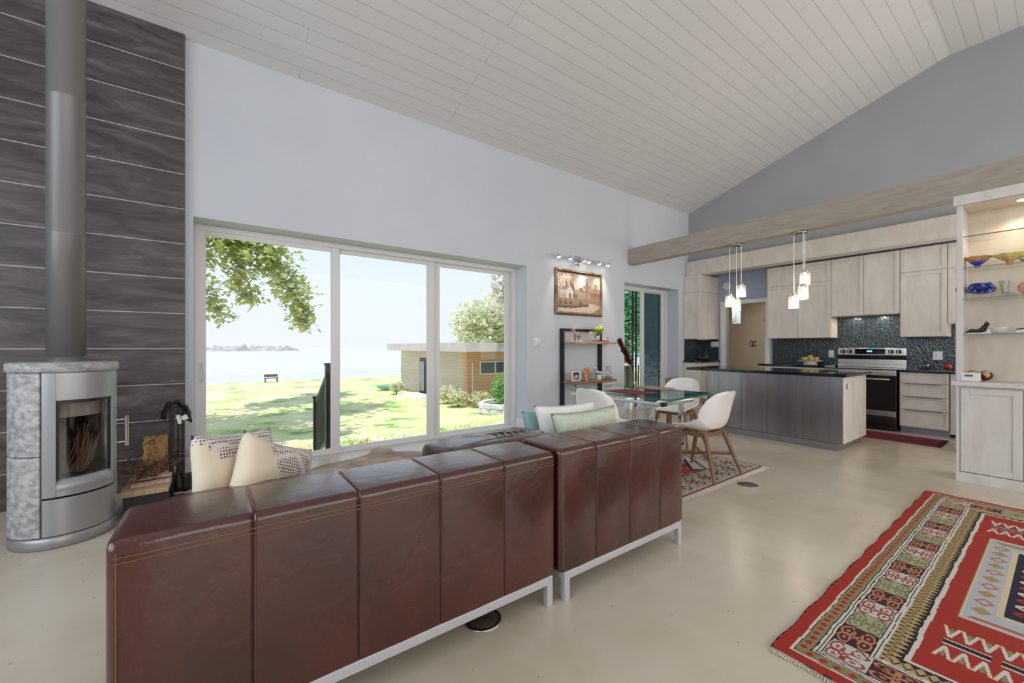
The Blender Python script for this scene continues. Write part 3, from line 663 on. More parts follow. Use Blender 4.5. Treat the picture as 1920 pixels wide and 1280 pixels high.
def dinrug(u, v):
    s = u*1.68; t = v*2.5; s2 = min(s, 1.68-s); t2 = min(t, 2.5-t); d = min(s2, t2+.0); al = s if t2 < s2 else t
    if d < .03: return DRED if d > .012 else (.6,.5,.42)
    if d < .038: return WHT
    if d < .06: return WHT if (int(al/.02)+int(d/.008)) % 2 else (.25,.12,.09)
    if d < .29:
        a = (al/.23) % 1; b = (d-.06)/.23
        p = abs(a-.5)*2+abs(b-.5)*2
        if p < .55: return (.30,.05,.03) if p > .42 else ((.55,.35,.25) if p > .2 else NVY)
        c = math.hypot(((al/.115) % 1)-.5, ((b*2) % 1)-.5)
        if abs(c-.33) < .09: return (.07,.06,.05) if int(al/.115) % 2 else (.30,.25,.16)
        return (.55,.50,.42)
    if d < .31: return (.25,.2,.12)
    x_ = abs(s-.84); q = abs(((t-.31)/.9) % 1-.5)*2
    k = x_/.55+q*.9
    if k > 1.15: return (.62,.57,.50) if (int(s/.04)+int(t/.05)) % 5 else (.02,.02,.07)
    if k > 1.05: return (.015,.015,.06)
    if .62 < k < .78: return (.02,.02,.08) if int(t/.045) % 2 else (.55,.18,.10)
    return (.42,.05,.04) if (int(s/.05)*3+int(t/.06)) % 7 else (.6,.3,.2)
r2 = rug('dining_rug', 'patterned red and cream rug under the dining table', 2.95, 4.60, 1.868, 4.3, 170, 250, dinrug, .008)
g = G()
for k in range(170):
    x = 2.95+1.65*k/170; g.tube([(x, 1.868, .005), (x+random.uniform(-.008,.008), 1.82-.015*random.random(), .003)], .003, 4, caps=False)
g.build('fringe', mat('fringe_white', (.7,.66,.58), .9), r2)
def krug(u, v):
    a = min(u, 1-u)*1.6; b = min(v, 1-v)*.5
    if min(a, b) < .02: return (.05,.005,.02)
    if abs(a-.06) < .01: return (.5,.2,.2)
    n = noise.noise(Vector((u*60, v*14, 1)))
    return (.30,.015,.03) if n > -.05 else (.10,.01,.04)
rug('kitchen_runner', 'dark red runner on the floor before the range and drawers', 7.2, 7.85, .93, 2.45, 40, 120, krug, .006)
# ---------------------------------------------------------------- floor discs
for (x, y), lb in (((3.885, 1.712), 'round metal floor outlet cover beside the dining rug'), ((.985, 1.585), 'round metal floor outlet cover under the long sofa section')):
    t = thing('floor_cover', lb, 'floor cover', (x, y, 0), 'round floor covers')
    G().lathe([(0,.007), (.068,.007), (.075,.002), (.075,.0)], (x, y, 0), 32).build('lid', mat('cover_brown', (.12,.09,.07), .35, .5), t)
    G().lathe([(.076,0), (.088,0), (.088,.004), (.076,.008), (.076,0)], (x, y, 0), 32).build('rim', steel, t)
# ---------------------------------------------------------------- stove
SX, SY, SR = -.82, 3.93, .245
st = thing('wood_stove', 'grey steel and soapstone wood stove with flue pipe against the tiled wall', 'stove', (SX, SY, 0))
A = lambda d: math.radians(d-90)
def seg(r0, r1, z0, z1, a0, a1, n=40):
    return G().lathe([(r0,z0), (r1,z0), (r1,z1), (r0,z1), (r0,z0)], (SX, SY, 0), n, a0=A(a0), a1=A(a1), smooth=False)
def segb(name, m, r0, r1, z0, z1, a0, a1, parent=st, bevel=.003, n=40):
    g = G(); k = n
    vs = []; 
    for i in range(k+1):
        a = A(a0+(a1-a0)*i/k)
        for r, z in ((r0,z0), (r1,z0), (r1,z1), (r0,z1)): vs.append((SX+r*math.cos(a), SY+r*math.sin(a), z))
    fs = [(i*4+j, i*4+(j+1)%4, i*4+4+(j+1)%4, i*4+4+j) for i in range(k) for j in range(4)]+[(0,1,2,3), (k*4,k*4+3,k*4+2,k*4+1)]
    g.add(vs, fs); return g.build(name, m, parent, bevel=bevel, seg=2)
G().lathe([(0,0), (.235,0), (.246,.006), (.248,.068), (.24,.074), (0,.074)], (SX, SY, 0), 72).build('plinth', stovegrey, st)
G().lathe([(0,.075), (.225,.075), (.225,.31), (0,.31)], (SX, SY, 0), 48).build('core', black, st)
segb('drawer_panel', stovegrey, .225, .245, .080, .306, -12, 88)
segb('back_panel', stovegrey, .22, .240, .080, 1.09, 150, 286)
for a0, a1 in ((-72, -14), (90, 148)):
    segb('soapstone_panel', soap, .215, .245, .080, .572, a0, a1)
    segb('soapstone_panel', soap, .215, .245, .577, 1.088, a0, a1)
g = seg(.215,.245,.318,1.088,-12,2); dp = segb('door', stovegrey, .222, .245, .318, 1.088, -12, 2.5)
segb('door_stile', stovegrey, .222, .245, .318, 1.088, 74, 88, dp)
segb('door_top', stovegrey, .222, .245, .915, 1.088, 2.5, 74, dp)
segb('door_bottom', stovegrey, .222, .245, .318, .36, 2.5, 74, dp)
# sloped sill under the glass
G().lathe([(.245,.352), (.250,.365), (.228,.425), (.215,.425)], (SX, SY, 0), 40, a0=A(2.5), a1=A(74)).build('sill', stovegrey, dp)
segb('glass_surround', black, .214, .228, .415, .43, 2.5, 74, dp, 0); segb('glass_surround', black, .214, .236, .895, .915, 2.5, 74, dp, 0)
segb('glass_surround', black, .210, .236, .42, .90, 2.5, 5, dp, 0); segb('glass_surround', black, .210, .236, .42, .90, 72, 74, dp, 0)
G().lathe([(.229,.425), (.229,.905)], (SX, SY, 0), 40, a0=A(2), a1=A(75)).build('glass', glass_mat('stove_glass', (.75,.72,.70), fres=1.9), dp)
segb('firebox_liner', mat('pale_vermiculite', (.45,.42,.38), .9), .16, .17, .80, 1.0, -15, 95, st, 0)
G().lathe([(.20,.42), (.0,.42)], (SX, SY, 0), 40).build('firebox_floor', black, st)
G().lathe([(.215,.42), (.215,1.08)], (SX, SY, 0), 40, a0=A(85), a1=A(350)).build('firebox_back', black, st)
G().lathe([(0,1.09), (.245,1.09), (.256,1.098), (.258,1.140), (.250,1.150), (.085,1.150), (0,1.150)], (SX, SY, 0), 72).build('soapstone_top', soap, st)
PY = 4.0
G().lathe([(.083,1.15), (.083,1.185), (.092,1.19), (.094,1.19), (.094,2.0), (.0955,2.003), (.0955,2.01), (.094,2.013), (.094,2.92), (.0955,2.923), (.0955,2.93), (.094,2.933), (.094,4.306)], (SX-.01, PY, 0), 56).build('flue_pipe', pipem, st)
hd = G().tube([(-.528, 3.97, .545), (-.528, 3.97, .76)], .011, 12).build('door_handle', chrome, dp)
for zz in (.575, .735): G().tube([(-.585, 3.955, zz), (-.528, 3.97, zz)], .005, 8).build('handle_rod', chrome, hd)
def twigs(g, c, n, L, r=.006, sp=(.1,.1), up=.6):
    for k in range(n):
        a = random.random()*2*PI; l = L*random.uniform(.5, 1); u = random.uniform(.1, up)
        p = Vector((c[0]+random.uniform(-1,1)*sp[0], c[1]+random.uniform(-1,1)*sp[1], c[2]+random.random()*.03))
        d = Vector((math.cos(a)*(1-u), math.sin(a)*(1-u), u)).normalized()
        pts = [p+d*l*t+Vector((random.gauss(0,.008), random.gauss(0,.008), random.gauss(0,.008))) for t in (0,.35,.7,1)]
        g.tube(pts, [r, r*.9, r*.7, r*.4], 6)
    return g
twm = noisy('twig_bark', (.10,.055,.035), (.26,.16,.10), (6,6,6), .9)
g = G()
for k in range(38):
    a = random.uniform(-.6, .5); x0 = SX+random.uniform(-.05,.12); y0 = SY-random.uniform(0,.10)
    g.tube([(x0-.02, y0, .43), (x0+a*.07, y0-.01, .50), (x0+a*.13, y0+.005, .58), (x0+a*.17, y0+.02, .62+.12*random.random())], [.008,.007,.005,.003], 6)
tag(g.build('kindling', twm), 'bundle of dry brown twigs standing inside the stove behind its glass', 'kindling', kind='stuff')
# log rack right of the stove
lr = thing('kindling_rack', 'low dark rack with a plywood top between stove and window', 'rack', (-.43, 4.33, 0))
ply = wood('plywood', (.45,.28,.15), (.58,.40,.24), .7, (8,1,1), 4)
G().box(-.565, -.30, 4.0, 4.70, .16, .20).build('top_board', ply, lr, bevel=.002)
G().box(-.555, -.31, 4.02, 4.68, .0, .159).build('box', black, lr)
g = G()
for k in range(4): g.obox((-.41, 4.12+.14*k, .212+.012*(k%2)), (.11, .02-.01*k, 0), (0, .035, 0), (0,0,.009))
tag(g.build('wood_slat_bundle', wood('pale_slat', (.55,.36,.26), (.72,.52,.40), .7, (8,2,2), 3)), 'thin pale wooden slats lying on the kindling rack', 'slats', kind='stuff')
tag(twigs(G(), (-.43, 4.36, .225), 70, .30, .005, (.07,.18), .5).build('twig_pile', twm), 'tangled pile of dry twigs on the kindling rack', 'twigs', kind='stuff')
g = G().tube([(-.50,4.6,.3), (-.44,4.62,.62), (-.40,4.66,.78), (-.36,4.68,.98)], [.004,.003,.0025,.001], 5).tube([(-.40,4.66,.78), (-.30,4.66,.74)], .002, 5).tube([(-.55,4.35,.42), (-.42,4.4,.50), (-.3,4.5,.60)], [.005,.004,.002], 5)
tag(g.build('long_twig', twm), 'tall thin twig leaning on the tiles above the twig pile', 'twig')
bag = thing('paper_sack', 'brown paper sack with black print behind the twigs', 'bag', (-.43, 4.6, .235))
kraft = noisy('kraft_paper', (.46,.26,.10), (.60,.37,.17), (5,5,5), .8, bump=.4)
g = G().grid(lambda u, v: (-.505+.15*u+.006*math.sin(v*14), 4.565-.03*math.sin(PI*u)+.008*math.sin(u*17+v*9), .235+.245*v), 14, 14)
g.grid(lambda u, v: (-.505+.15*u, 4.66, .235+.245*v), 2, 2).grid(lambda u, v: (-.505, 4.565+.095*u, .235+.245*v), 2, 2).grid(lambda u, v: (-.355, 4.565+.095*u, .235+.245*v), 2, 2)
g.build('sack', kraft, bag)
g = G().tube([(-.46,4.532,.43), (-.46,4.532,.465)], .003, 5).tube([(-.46,4.532,.465), (-.435,4.530,.46), (-.428,4.530,.447), (-.435,4.530,.435), (-.46,4.532,.43)], .003, 5)
for k in range(3): g.tube([(-.48, 4.538, .40-.02*k), (-.41, 4.53, .40-.02*k)], .0015, 4)
g.build('print', black, bag)
# tool stand with brush and gloves
ts = thing('fireplace_tool_stand', 'black fireplace tool stand beside the window frame', 'tool stand', (-.275, 4.3, 0))
G().box(-.345, -.20, 4.24, 4.38, 0, .02).build('base', darkmetal, ts, bevel=.003)
G().box(-.318, -.288, 4.30, 4.32, .02, .80).build('post', darkmetal, ts, bevel=.002)
G().tube([(-.33,4.31,.755), (-.22,4.31,.755)], .006, 8).build('crossbar', darkmetal, ts)
for x_, lb, nm in ((-.262, 'black hearth brush hanging on the tool stand', 'hearth_brush'), (-.232, 'black ash shovel hanging beside the hearth brush', 'ash_shovel')):
    b = thing(nm, lb, nm.split('_')[1], (x_, 4.33, .05))
    G().tube([(x_, 4.33, .19), (x_, 4.33, .74)], .006, 8).build('handle', black, b)
    if nm == 'hearth_brush': G().lathe([(.008,.2), (.022,.17), (.03,.10), (.032,.06), (.0,.06)], (x_, 4.33, 0), 16).build('bristles', black, b)
    else: G().grid(lambda u, v: (x_-.03+.085*u, 4.35-.03*math.sin(PI*u), .05+.15*v), 8, 4).build('blade', darkmetal, b, solid=.003)
gl = thing('work_gloves', 'black leather work gloves draped over the tool stand with white tags', 'gloves', (-.27, 4.28, .55))
def drape(u, v):
    a = PI*(1-u)*.94+.1
    return (-.275+.082*math.cos(a)*(1+.15*v)+.01*math.sin(v*9), 4.27+.07*v, .62+.19*math.sin(a)**.6-(.05*v if u > .5 else 0)+.012*math.sin(u*25))
crinkled(G().grid(drape, 24, 6).build('glove', leathin, gl, solid=.014), .012, .03)
G().obox((-.255,4.262,.66), (.012,0,.003), (0,.002,0), (-.008,0,.036)).build('white_tag', mat('paper_white', (.8,.8,.78), .6), gl)
G().obox((-.218,4.262,.672), (.018,0,.007), (0,.002,0), (-.007,0,.018)).build('white_tag', MT['paper_white'], gl)
# ---------------------------------------------------------------- wall lamp, picture, switch
sp_ = thing('spotlight_bar', 'wavy chrome bar with six small spotlights above the picture', 'wall lamp', (4.84, 4.8, 2.62))
G().box(4.75, 4.89, 4.77, 4.80, 2.60, 2.74).build('wall_plate', chrome, sp_, bevel=.004)
G().tube([(4.16+.0675*k, 4.70+.012*math.sin(k*1.2), 2.68+.010*math.sin(k*1.05)) for k in range(21)], .006, 8).build('bar', chrome, sp_)
G().tube([(4.82,4.78,2.67), (4.82,4.70,2.68)], .01, 8).build('arm', chrome, sp_)
bulb = mat('lamp_glow', (1,1,1), .5, emit=(1,.93,.82), es=22)
for k, x in enumerate((4.30, 4.56, 4.86, 4.99, 5.23, 5.46)):
    d = Vector((random.uniform(-.25,.2), -.15+.1*(k%2), -1)).normalized(); p = Vector((x, 4.69, 2.70))
    q = G().tube([p+d*-.01, p+d*.012, p+d*.045, p+d*.05], [.012,.016,.03,.031], 14).build('spot_head', chrome, sp_)
    G().tube([p+d*.0505, p+d*.053], .026, 14).build('bulb', bulb, q)
    light('spot_light', 'SPOT', tuple(p+d*.07), 17, (1,.92,.8), .02, rot=(d.to_track_quat('-Z', 'Y').to_euler()), spot_size=1.35, spot_blend=.8)
pf = thing('framed_picture', 'framed brown landscape picture of a white house by a river', 'picture', (4.857, 4.78, 1.76))
frm = noisy('antique_gold_frame', (.10,.06,.035), (.26,.18,.10), (4,4,4), .35, metal=.5)
X0, X1, Z0, Z1 = 4.312, 5.402, 1.765, 2.505
g = G()
def frame_poly(g, X0, X1, Z0, Z1, w_, y0, y1, y2):
    o = [(X0,Z0), (X1,Z0), (X1,Z1), (X0,Z1)]; i = [(X0+w_,Z0+w_), (X1-w_,Z0+w_), (X1-w_,Z1-w_), (X0+w_,Z1-w_)]; m_ = [((a+c)/2, (b+d)/2) for (a,b), (c,d) in zip(o, i)]
    vs = [(x,y0,z) for x,z in o]+[(x,y1,z) for x,z in o]+[(x,y2,z) for x,z in m_]+[(x,y1+.006,z) for x,z in i]+[(x,y0,z) for x,z in i]
    for k in range(4):
        for L_ in range(4): g.add([vs[L_*4+k], vs[L_*4+(k+1)%4], vs[L_*4+4+(k+1)%4], vs[L_*4+4+k]], [(0,1,2,3)])
frame_poly(g, X0, X1, Z0, Z1, .055, 4.799, 4.768, 4.755); g.build('frame', frm, pf, weld=True)
def painting(u, v):
    z = v; x = u; n = noise.noise(Vector((x*9, z*9, 0)))*.5+.5; n2 = noise.noise(Vector((x*38, z*38, 4)))*.5+.5
    sky = (.72,.62,.50); c = tuple(q*(1-.15*n) for q in sky)
    if z < .62+.03*math.sin(x*9): c = (.50-.15*n2,.37-.12*n2,.27-.1*n2)
    for cx, cz, r in ((.12,.80,.19), (.24,.88,.13), (.05,.70,.13)):
        if math.hypot(x-cx, (z-cz)) < r*(.7+.5*n) and n2 > .42: c = (.26,.17,.14) if n2 > .55 else (.55,.42,.34)
    if abs(x-.20) < .012 and .45 < z < .8: c = (.15,.09,.07)
    for cx, w_, top in ((.30,.035,.84), (.345,.032,.80)):
        if z > .45 and abs(x-cx) < w_*(top-z)/.35+.006 and z < top: c = (.10,.06,.05)
    for cx, w_, top, b in ((.67,.11,.92,.36), (.90,.10,.80,.40)):
        if b < z < top:
            k = (top-z)/(top-b)
            if abs(x-cx) < w_*(.3+.7*abs(math.sin(k*11)))*min(1,k*2+.15)*(.7+.5*n2) and z > b+.14 and n2 > .38: c = (.24,.16,.13) if n2 > .5 else (.42,.31,.25)
            if abs(x-cx) < .009: c = (.16,.1,.08)
    if .06 < x < .36 and .36 < z < .56: c = (.66,.58,.54) if x > .2 else (.55,.47,.44)
    if .20 < x < .36 and .54 < z < .70-abs(x-.28)*1.9: c = (.62,.54,.50)
    if .07 < x < .27 and .56 < z < .67 and x > .07+(z-.56)*.9 and x < .2+(z-.56)*.75: c = (.28,.20,.19)
    if .08 < x < .19 and .38 < z < .47 and (int(x*70)+int(z*50)) % 2: c = (.30,.2,.18)
    if .255 < x < .30 and .36 < z < .48: c = (.22,.14,.12)
    if math.hypot(x-.40, (z-.42)*1.1) < .065*(.7+.5*n): c = (.22,.14,.13)
    if .50 < x < .58 and .55 < z < .66 - abs(x-.53)*.8: c = (.22,.14,.14)
    if .76 < x < 1 and .38 < z < .50: c = (.38,.18,.13)
    if .74 < x < 1 and .50 < z < .53: c = (.20,.12,.12)
    if z < .36: c = (.45-.2*n2,.31-.15*n2,.20-.1*n2)
    for cx in (.07,.18,.30,.53):
        if z > .20 and z < .31 and abs(x-cx) < .035*(.31-z)/.1+.004: c = (.16,.09,.06)
    riv = .17+.10*max(0,x-.3)*1.6-(.5*max(0,x-.82))
    if z < riv: c = (.66-.1*n,.56-.1*n,.46-.1*n)
    if riv-.0 > z > riv-.045-.05*n2 and x < .72: c = (.16,.10,.09)
    if x > .78 and z < (x-.78)*.7: c = (.30,.24,.12)
    return c
color_grid('canvas', 0, 150, 100, lambda u, v: (X0+.05+(X1-X0-.1)*u, 4.776, Z0+.05+(Z1-Z0-.1)*v), painting, attr_mat('canvas_print', .5), pf)
def plate(name, label, cx, y, cz, w_, h_, n, pm, bm_, axis='Y', cat='switch'):
    t = thing(name, label, cat, (cx, y, cz-h_/2) if axis == 'Y' else (y, cx, cz-h_/2))
    def bx(a0, a1, d0, d1, z0, z1): return G().box(a0, a1, y-d1, y-d0, z0, z1) if axis == 'Y' else G().box(y-d1, y-d0, a0, a1, z0, z1)
    bx(cx-w_/2, cx+w_/2, 0, .006, cz-h_/2, cz+h_/2).build('plate', pm, t, bevel=.002)
    for k in range(n):
        x = cx-w_/2+w_*(k+.5)/n; bx(x-.014, x+.014, .006, .010, cz-.032, cz+.032).build('rocker', bm_, t, bevel=.0015)
    return t
whitep = mat('white_plastic', (.75,.74,.72), .4)
plate('light_switch', 'double light switch with steel plate on the wall left of the ladder shelf', 3.962, 4.8, 1.322, .125, .125, 2, steel, whitep)
plate('wall_outlet', 'white wall outlet low behind the ladder shelf', 4.90, 4.8, .37, .07, .115, 1, whitep, whitep, cat='outlet')
# ---------------------------------------------------------------- ladder shelf and its things
ls = thing('ladder_shelf', 'black metal wall frame with two live-edge wooden shelves', 'shelf', (4.9, 4.74, 0))
G().box(4.425, 4.48, 4.735, 4.79, 0, 1.545).build('post', darkmetal, ls, bevel=.003); G().box(5.31, 5.365, 4.735, 4.79, 0, 1.545).build('post', darkmetal, ls, bevel=.003)
G().box(4.48, 5.31, 4.735, 4.79, 1.50, 1.545).build('top_rail', darkmetal, ls, bevel=.003)
G().box(4.48, 5.31, 4.5, 4.79, .03, .16).build('bottom_box', mat('dark_brown_box', (.035,.015,.012), .5), ls)
live = wood('live_edge_wood', (.16,.08,.05), (.38,.22,.14), .5, (1,7,7), 4)
livel = wood('live_edge_light', (.30,.2,.13), (.58,.42,.28), .5, (1,7,7), 4)
def live_poly(pts):
    out = []
    for (a, b), (c, d) in zip(pts, pts[1:]+pts[:1]):
        for k in range(6):
            t = k/6; n = noise.noise(Vector((a+(c-a)*t, b+(d-b)*t, 0))*9)*.012
            out.append((a+(c-a)*t+n, min(4.733, b+(d-b)*t+n)))
    return out
G().prism(live_poly([(4.46,4.73), (4.44,4.45), (4.75,4.42), (5.2,4.46), (5.50,4.50), (5.60,4.73)]), 1.298, 1.332).build('upper_shelf', livel, ls, bevel=.006)
G().prism(live_poly([(4.44,4.73), (4.36,4.36), (4.75,4.34), (5.1,4.40), (5.40,4.45), (5.44,4.73)]), .675, .713).build('lower_shelf', live, ls, bevel=.006)
def horse(x, y, z, s_, m, name, label, cat):
    t = thing(name, label, cat, (x, y, z)); g = G()
    g.ball((x, y, z+.095*s_), .045*s_, 14, 0, (1.35,.75,.8)); g.tube([(x-.045*s_, y, z+.11*s_), (x-.075*s_, y, z+.155*s_), (x-.085*s_, y, z+.175*s_)], [.03*s_,.022*s_,.018*s_], 10)
    g.ball((x-.105*s_, y, z+.168*s_), .019*s_, 10, 0, (1.7,.8,.9))
    for lx in (-.042, .042):
        for ly in (-.016, .016): g.tube([(x+lx*s_, y+ly*s_, z+.08*s_), (x+lx*1.08*s_, y+ly*s_, z+.04*s_), (x+lx*s_, y+ly*s_, z)], [.014*s_,.009*s_,.010*s_], 8)
    g.tube([(x+.055*s_, y, z+.11*s_), (x+.08*s_, y, z+.08*s_), (x+.078*s_, y, z+.04*s_)], [.008*s_,.010*s_,.004*s_], 6)
    for ly in (-.008, .008): g.tube([(x-.085*s_, y+ly*s_, z+.18*s_), (x-.084*s_, y+ly*1.3*s_, z+.20*s_)], [.006*s_,.002*s_], 6)
    g.build('body', m, t); return t
hz = horse(4.60, 4.58, 1.346, .95, noisy('piebald', (.12,.07,.05), (.6,.42,.3), (22,22,22), .4), 'horse_figurine', 'small brown and white horse figurine on the upper shelf', 'figurine')
G().box(4.53, 4.68, 4.53, 4.63, 1.333, 1.347).build('base', whitep, hz, bevel=.003)
G().tube([(4.545,4.58,1.52), (4.535,4.58,1.56), (4.55,4.585,1.59)], [.012,.010,.003], 8).build('plume', cream, hz)
fp = thing('flower_pot', 'blue and white pot of yellow orchids at the right of the upper shelf', 'potted plant', (5.06, 4.58, 1.345))
G().lathe([(0,0), (.035,.0), (.052,.03), (.058,.065), (.050,.095), (.044,.10), (.040,.095), (.0,.09)], (5.06,4.58,1.345), 24).build('pot', noisy('delft', (.7,.7,.75), (.08,.12,.35), (20,20,20), .2, lo=.5, hi=.55), fp)
g = G()
for k in range(9):
    a = k*.7; g.tube([(5.06,4.58,1.43), (5.06+.05*math.cos(a), 4.56+.03*math.sin(a), 1.50), (5.06+.13*math.cos(a)-.02, 4.55+.05*math.sin(a), 1.52+.03*math.sin(k*2))], .003, 5)
g.build('stems', leafg, fp); g = G(); leaves(g, (5.02,4.56,1.475), 1, 40, .06, .2, (.16,.06,.05)); g.build('leaves', MT['leaf_maple'], fp)
g = G(); leaves(g, (5.08,4.55,1.545), 1, 150, .045, .2, (.085,.05,.055)); g.build('blossoms', mat('yellow_petal', (.80,.78,.10), .6), fp)
g = G()
for k in range(26): g.ball((4.89+.0155*k, 4.52+.008*math.sin(k*2), 1.342+.004*(k%2)), .010, 8)
tag(g.build('bead_string', mat('amber_red_beads', (.35,.06,.02), .25)), 'string of reddish brown beads lying around the orchid pot', 'beads')
bf = thing('brass_figurine', 'tiny brass figurine at the right end of the upper shelf', 'figurine', (5.32, 4.58, 1.332))
G().lathe([(0,0), (.028,0), (.030,.012), (.014,.02), (.010,.035), (.016,.05), (.008,.062), (.011,.075), (.003,.088)], (5.32,4.58,1.332), 16).build('body', mat('brass', (.55,.4,.18), .3, .9), bf)
G().tube([(5.31,4.58,1.40), (5.295,4.58,1.425)], .003, 5).tube([(5.33,4.58,1.40), (5.342,4.58,1.43)], .003, 5).build('arms', MT['brass'], bf)
ph = thing('photo_frame', 'white framed photo standing on the lower shelf', 'photo frame', (4.50, 4.50, .713))
g = G(); frame_poly(g, 4.43, 4.60, .715, .87, .018, 4.522, 4.505, 4.500); g.build('frame', whitetrim, ph, weld=True)
def photo(u, v):
    if math.hypot(u-.55, (v-.45)*1.2) < .25: return (.62,.40,.32)
    if math.hypot(u-.35, v-.3) < .25: return (.5,.3,.28)
    return (.05,.04,.05) if v > .5 or u < .3 else (.12,.1,.11)
color_grid('photograph', 0, 16, 16, lambda u, v: (4.445+.14*u, 4.515, .73+.125*v), photo, MT['canvas_print'], ph)
G().obox((4.515,4.55,.78), (.01,0,0), (0,.028,-.06), (0,.002,.002)).build('stand', black, ph)
coral = thing('coral_ornament', 'round orange coral ornament behind the little dog figurine', 'ornament', (4.79, 4.56, .713))
def cf(u, v):
    th = 2*PI*u; r = .088*(1+.12*math.sin(5*th)+.05*math.sin(9*th+v*4))*math.sin(PI*v)**.6; return (4.79+r*math.cos(th)*.95, 4.56+.035*math.cos(PI*v), .822+r*math.sin(th)+.0)
G().grid(cf, 40, 14).build('disc', noisy('orange_coral', (.45,.17,.06), (.72,.35,.15), (9,9,9), .6, bump=.5), coral, weld=True)
G().lathe([(0,0), (.03,0), (.03,.01), (.01,.02), (.01,.04)], (4.79,4.56,.713), 14).build('foot', black, coral)
dogm = noisy('spotted_ceramic', (.12,.1,.09), (.72,.68,.6), (30,30,30), .3, lo=.4, hi=.46)
dg = thing('dog_figurine', 'tiny spotted sitting dog figurine between photo and coral', 'figurine', (4.68, 4.46, .713))
g = G().ball((4.68,4.46,.738), .024, 12, 0, (1,.9,1.1)).tube([(4.675,4.455,.75), (4.67,4.45,.785)], [.016,.012], 8).ball((4.667,4.445,.798), .016, 10, 0, (1.3,.9,.9)).tube([(4.66,4.44,.75), (4.655,4.437,.713)], .006, 6).tube([(4.69,4.44,.74), (4.69,4.437,.713)], .006, 6).tube([(4.70,4.47,.73), (4.72,4.48,.75)], [.006,.002], 6)
g.tube([(4.672,4.45,.808), (4.676,4.45,.826)], [.006,.002], 5); g.build('body', dogm, dg)
bk_ = G().obox((4.87,4.46,.719), (.10,.01,0), (-.006,.06,0), (0,0,.005)); tag(bk_.build('booklet', kraft, bevel=.001), 'thin tan booklet lying on the lower shelf', 'booklet')
mg = thing('candle_cup', 'white cup with a dark rim beside the booklet on the lower shelf', 'cup', (5.055, 4.53, .713))
G().lathe([(0,.002), (.036,.002), (.04,.01), (.04,.09), (.036,.09), (.035,.02), (0,.02)], (5.055,4.53,.713), 24).build('cup', whitep, mg)
G().lathe([(.0405,.086), (.0415,.092), (.0415,.10), (.034,.10), (.034,.088)], (5.055,4.53,.713), 24).build('rim', black, mg)
horse(5.17, 4.63, .713, 1.05, (lambda m: m)(noisy('zebra_stripes', (.02,.02,.02), (.8,.8,.8), (3,3,40), .5, lo=.48, hi=.52)), 'zebra_figurine', 'black and white striped zebra figurine beside the candle cup', 'figurine')
cg = thing('glass_ornament', 'clear curly glass ornament on the right of the lower shelf', 'ornament', (5.27, 4.52, .713))
whglass = glass_mat('seeded_glass', (.80,.80,.82), fres=1.8, rough=.1)
g = G().lathe([(0,.0), (.045,.0), (.065,.02), (.07,.045), (.06,.05), (.05,.02), (0,.015)], (5.27,4.52,.713), 24)
for k in range(6):
    a = k; g.tube([(5.27+.03*math.cos(a), 4.52+.02*math.sin(a), .75), (5.27+.08*math.cos(a), 4.52+.03*math.sin(a), .82), (5.27+.04*math.cos(a+1), 4.52+.02*math.sin(a), .90), (5.27+.07*math.cos(a+2), 4.52, .93)], .006, 8)
g.build('glass', whglass, cg)
tag(G().tube([(4.90,4.785,.37), (4.89,4.765,.42), (4.80,4.755,.52), (4.74,4.755,.60), (4.73,4.755,.66)], .0035, 6).tube([(4.73,4.76,.66), (4.74,4.755,.45), (4.77,4.75,.34), (4.76,4.75,.2), (4.80,4.7,.02)], .003, 6).tube([(4.77,4.75,.36), (4.775,4.75,.29)], .012, 8).build('power_cord', black), 'black power cord with inline switch hanging under the lower shelf', 'cord')
# ---------------------------------------------------------------- dining table
dt = thing('dining_table', 'glass-topped extending dining table on a chrome frame', 'table', (3.9, 2.9, 0))
def rot_rect(x0, x1, y0, y1, a=math.radians(3)):
    cx, cy = (x0+x1)/2, (y0+y1)/2; ca, sa = math.cos(a), math.sin(a)
    return [(cx+(x-cx)*ca-(y-cy)*sa, cy+(x-cx)*sa+(y-cy)*ca) for x, y in ((x0,y0), (x1,y0), (x1,y1), (x0,y1))]
def slab(name, x0, x1, y0, y1, z0, z1):
    p = rot_rect(x0, x1, y0, y1); g = G()
    vs = [(a,b,z0) for a,b in p]+[(a,b,z1) for a,b in p]
    g.add(vs, [(3,2,1,0), (4,5,6,7)], 0); g.add(vs, [(i,(i+1)%4,4+(i+1)%4,4+i) for i in range(4)], 1)
    return g.build(name, [tglass, gedge], dt)
slab('glass_top', 3.40, 4.32, 2.26, 3.56, .738, .750); slab('extension_leaf', 3.52, 4.42, 2.30, 2.95, .722, .733)
for x, y in ((3.47,2.42), (3.94,2.40), (3.95,3.02), (3.48,3.04)): G().box(x-.022, x+.022, y-.022, y+.022, .0085, .69).build('leg', chrome, dt, bevel=.006)
G().box(3.45, 3.96, 2.385, 2.425, .655, .69).build('end_rail', chrome, dt, bevel=.004); G().box(3.46, 3.97, 3.01, 3.05, .655, .69).build('end_rail', chrome, dt, bevel=.004)
satin = mat('satin_white_metal', (.75,.76,.78), .25, .6)
G().tube([(3.40,2.30,.700), (3.38,3.45,.700)], .017, 14).build('side_rail', satin, dt); G().tube([(4.30,2.32,.70), (4.28,3.5,.70)], .017, 14).build('side_rail', satin, dt)
G().tube([(3.42,2.275,.698), (3.47,2.277,.698)], .022, 14).build('collar', black, dt); G().tube([(3.46,2.277,.70), (3.98,2.30,.70)], .019, 14).build('pull_bar', chrome, dt)
def mat_(name, label, pts, m):
    tag(G().prism(pts, .751, .7545).build(name, m), label, 'placemat', 'placemats')
mat_('placemat', 'dark red placemat on the glass table', [(3.55,3.10), (3.88,3.09), (3.86,2.64), (3.53,2.63)], mat('crimson_mat', (.26,.02,.045), .8))
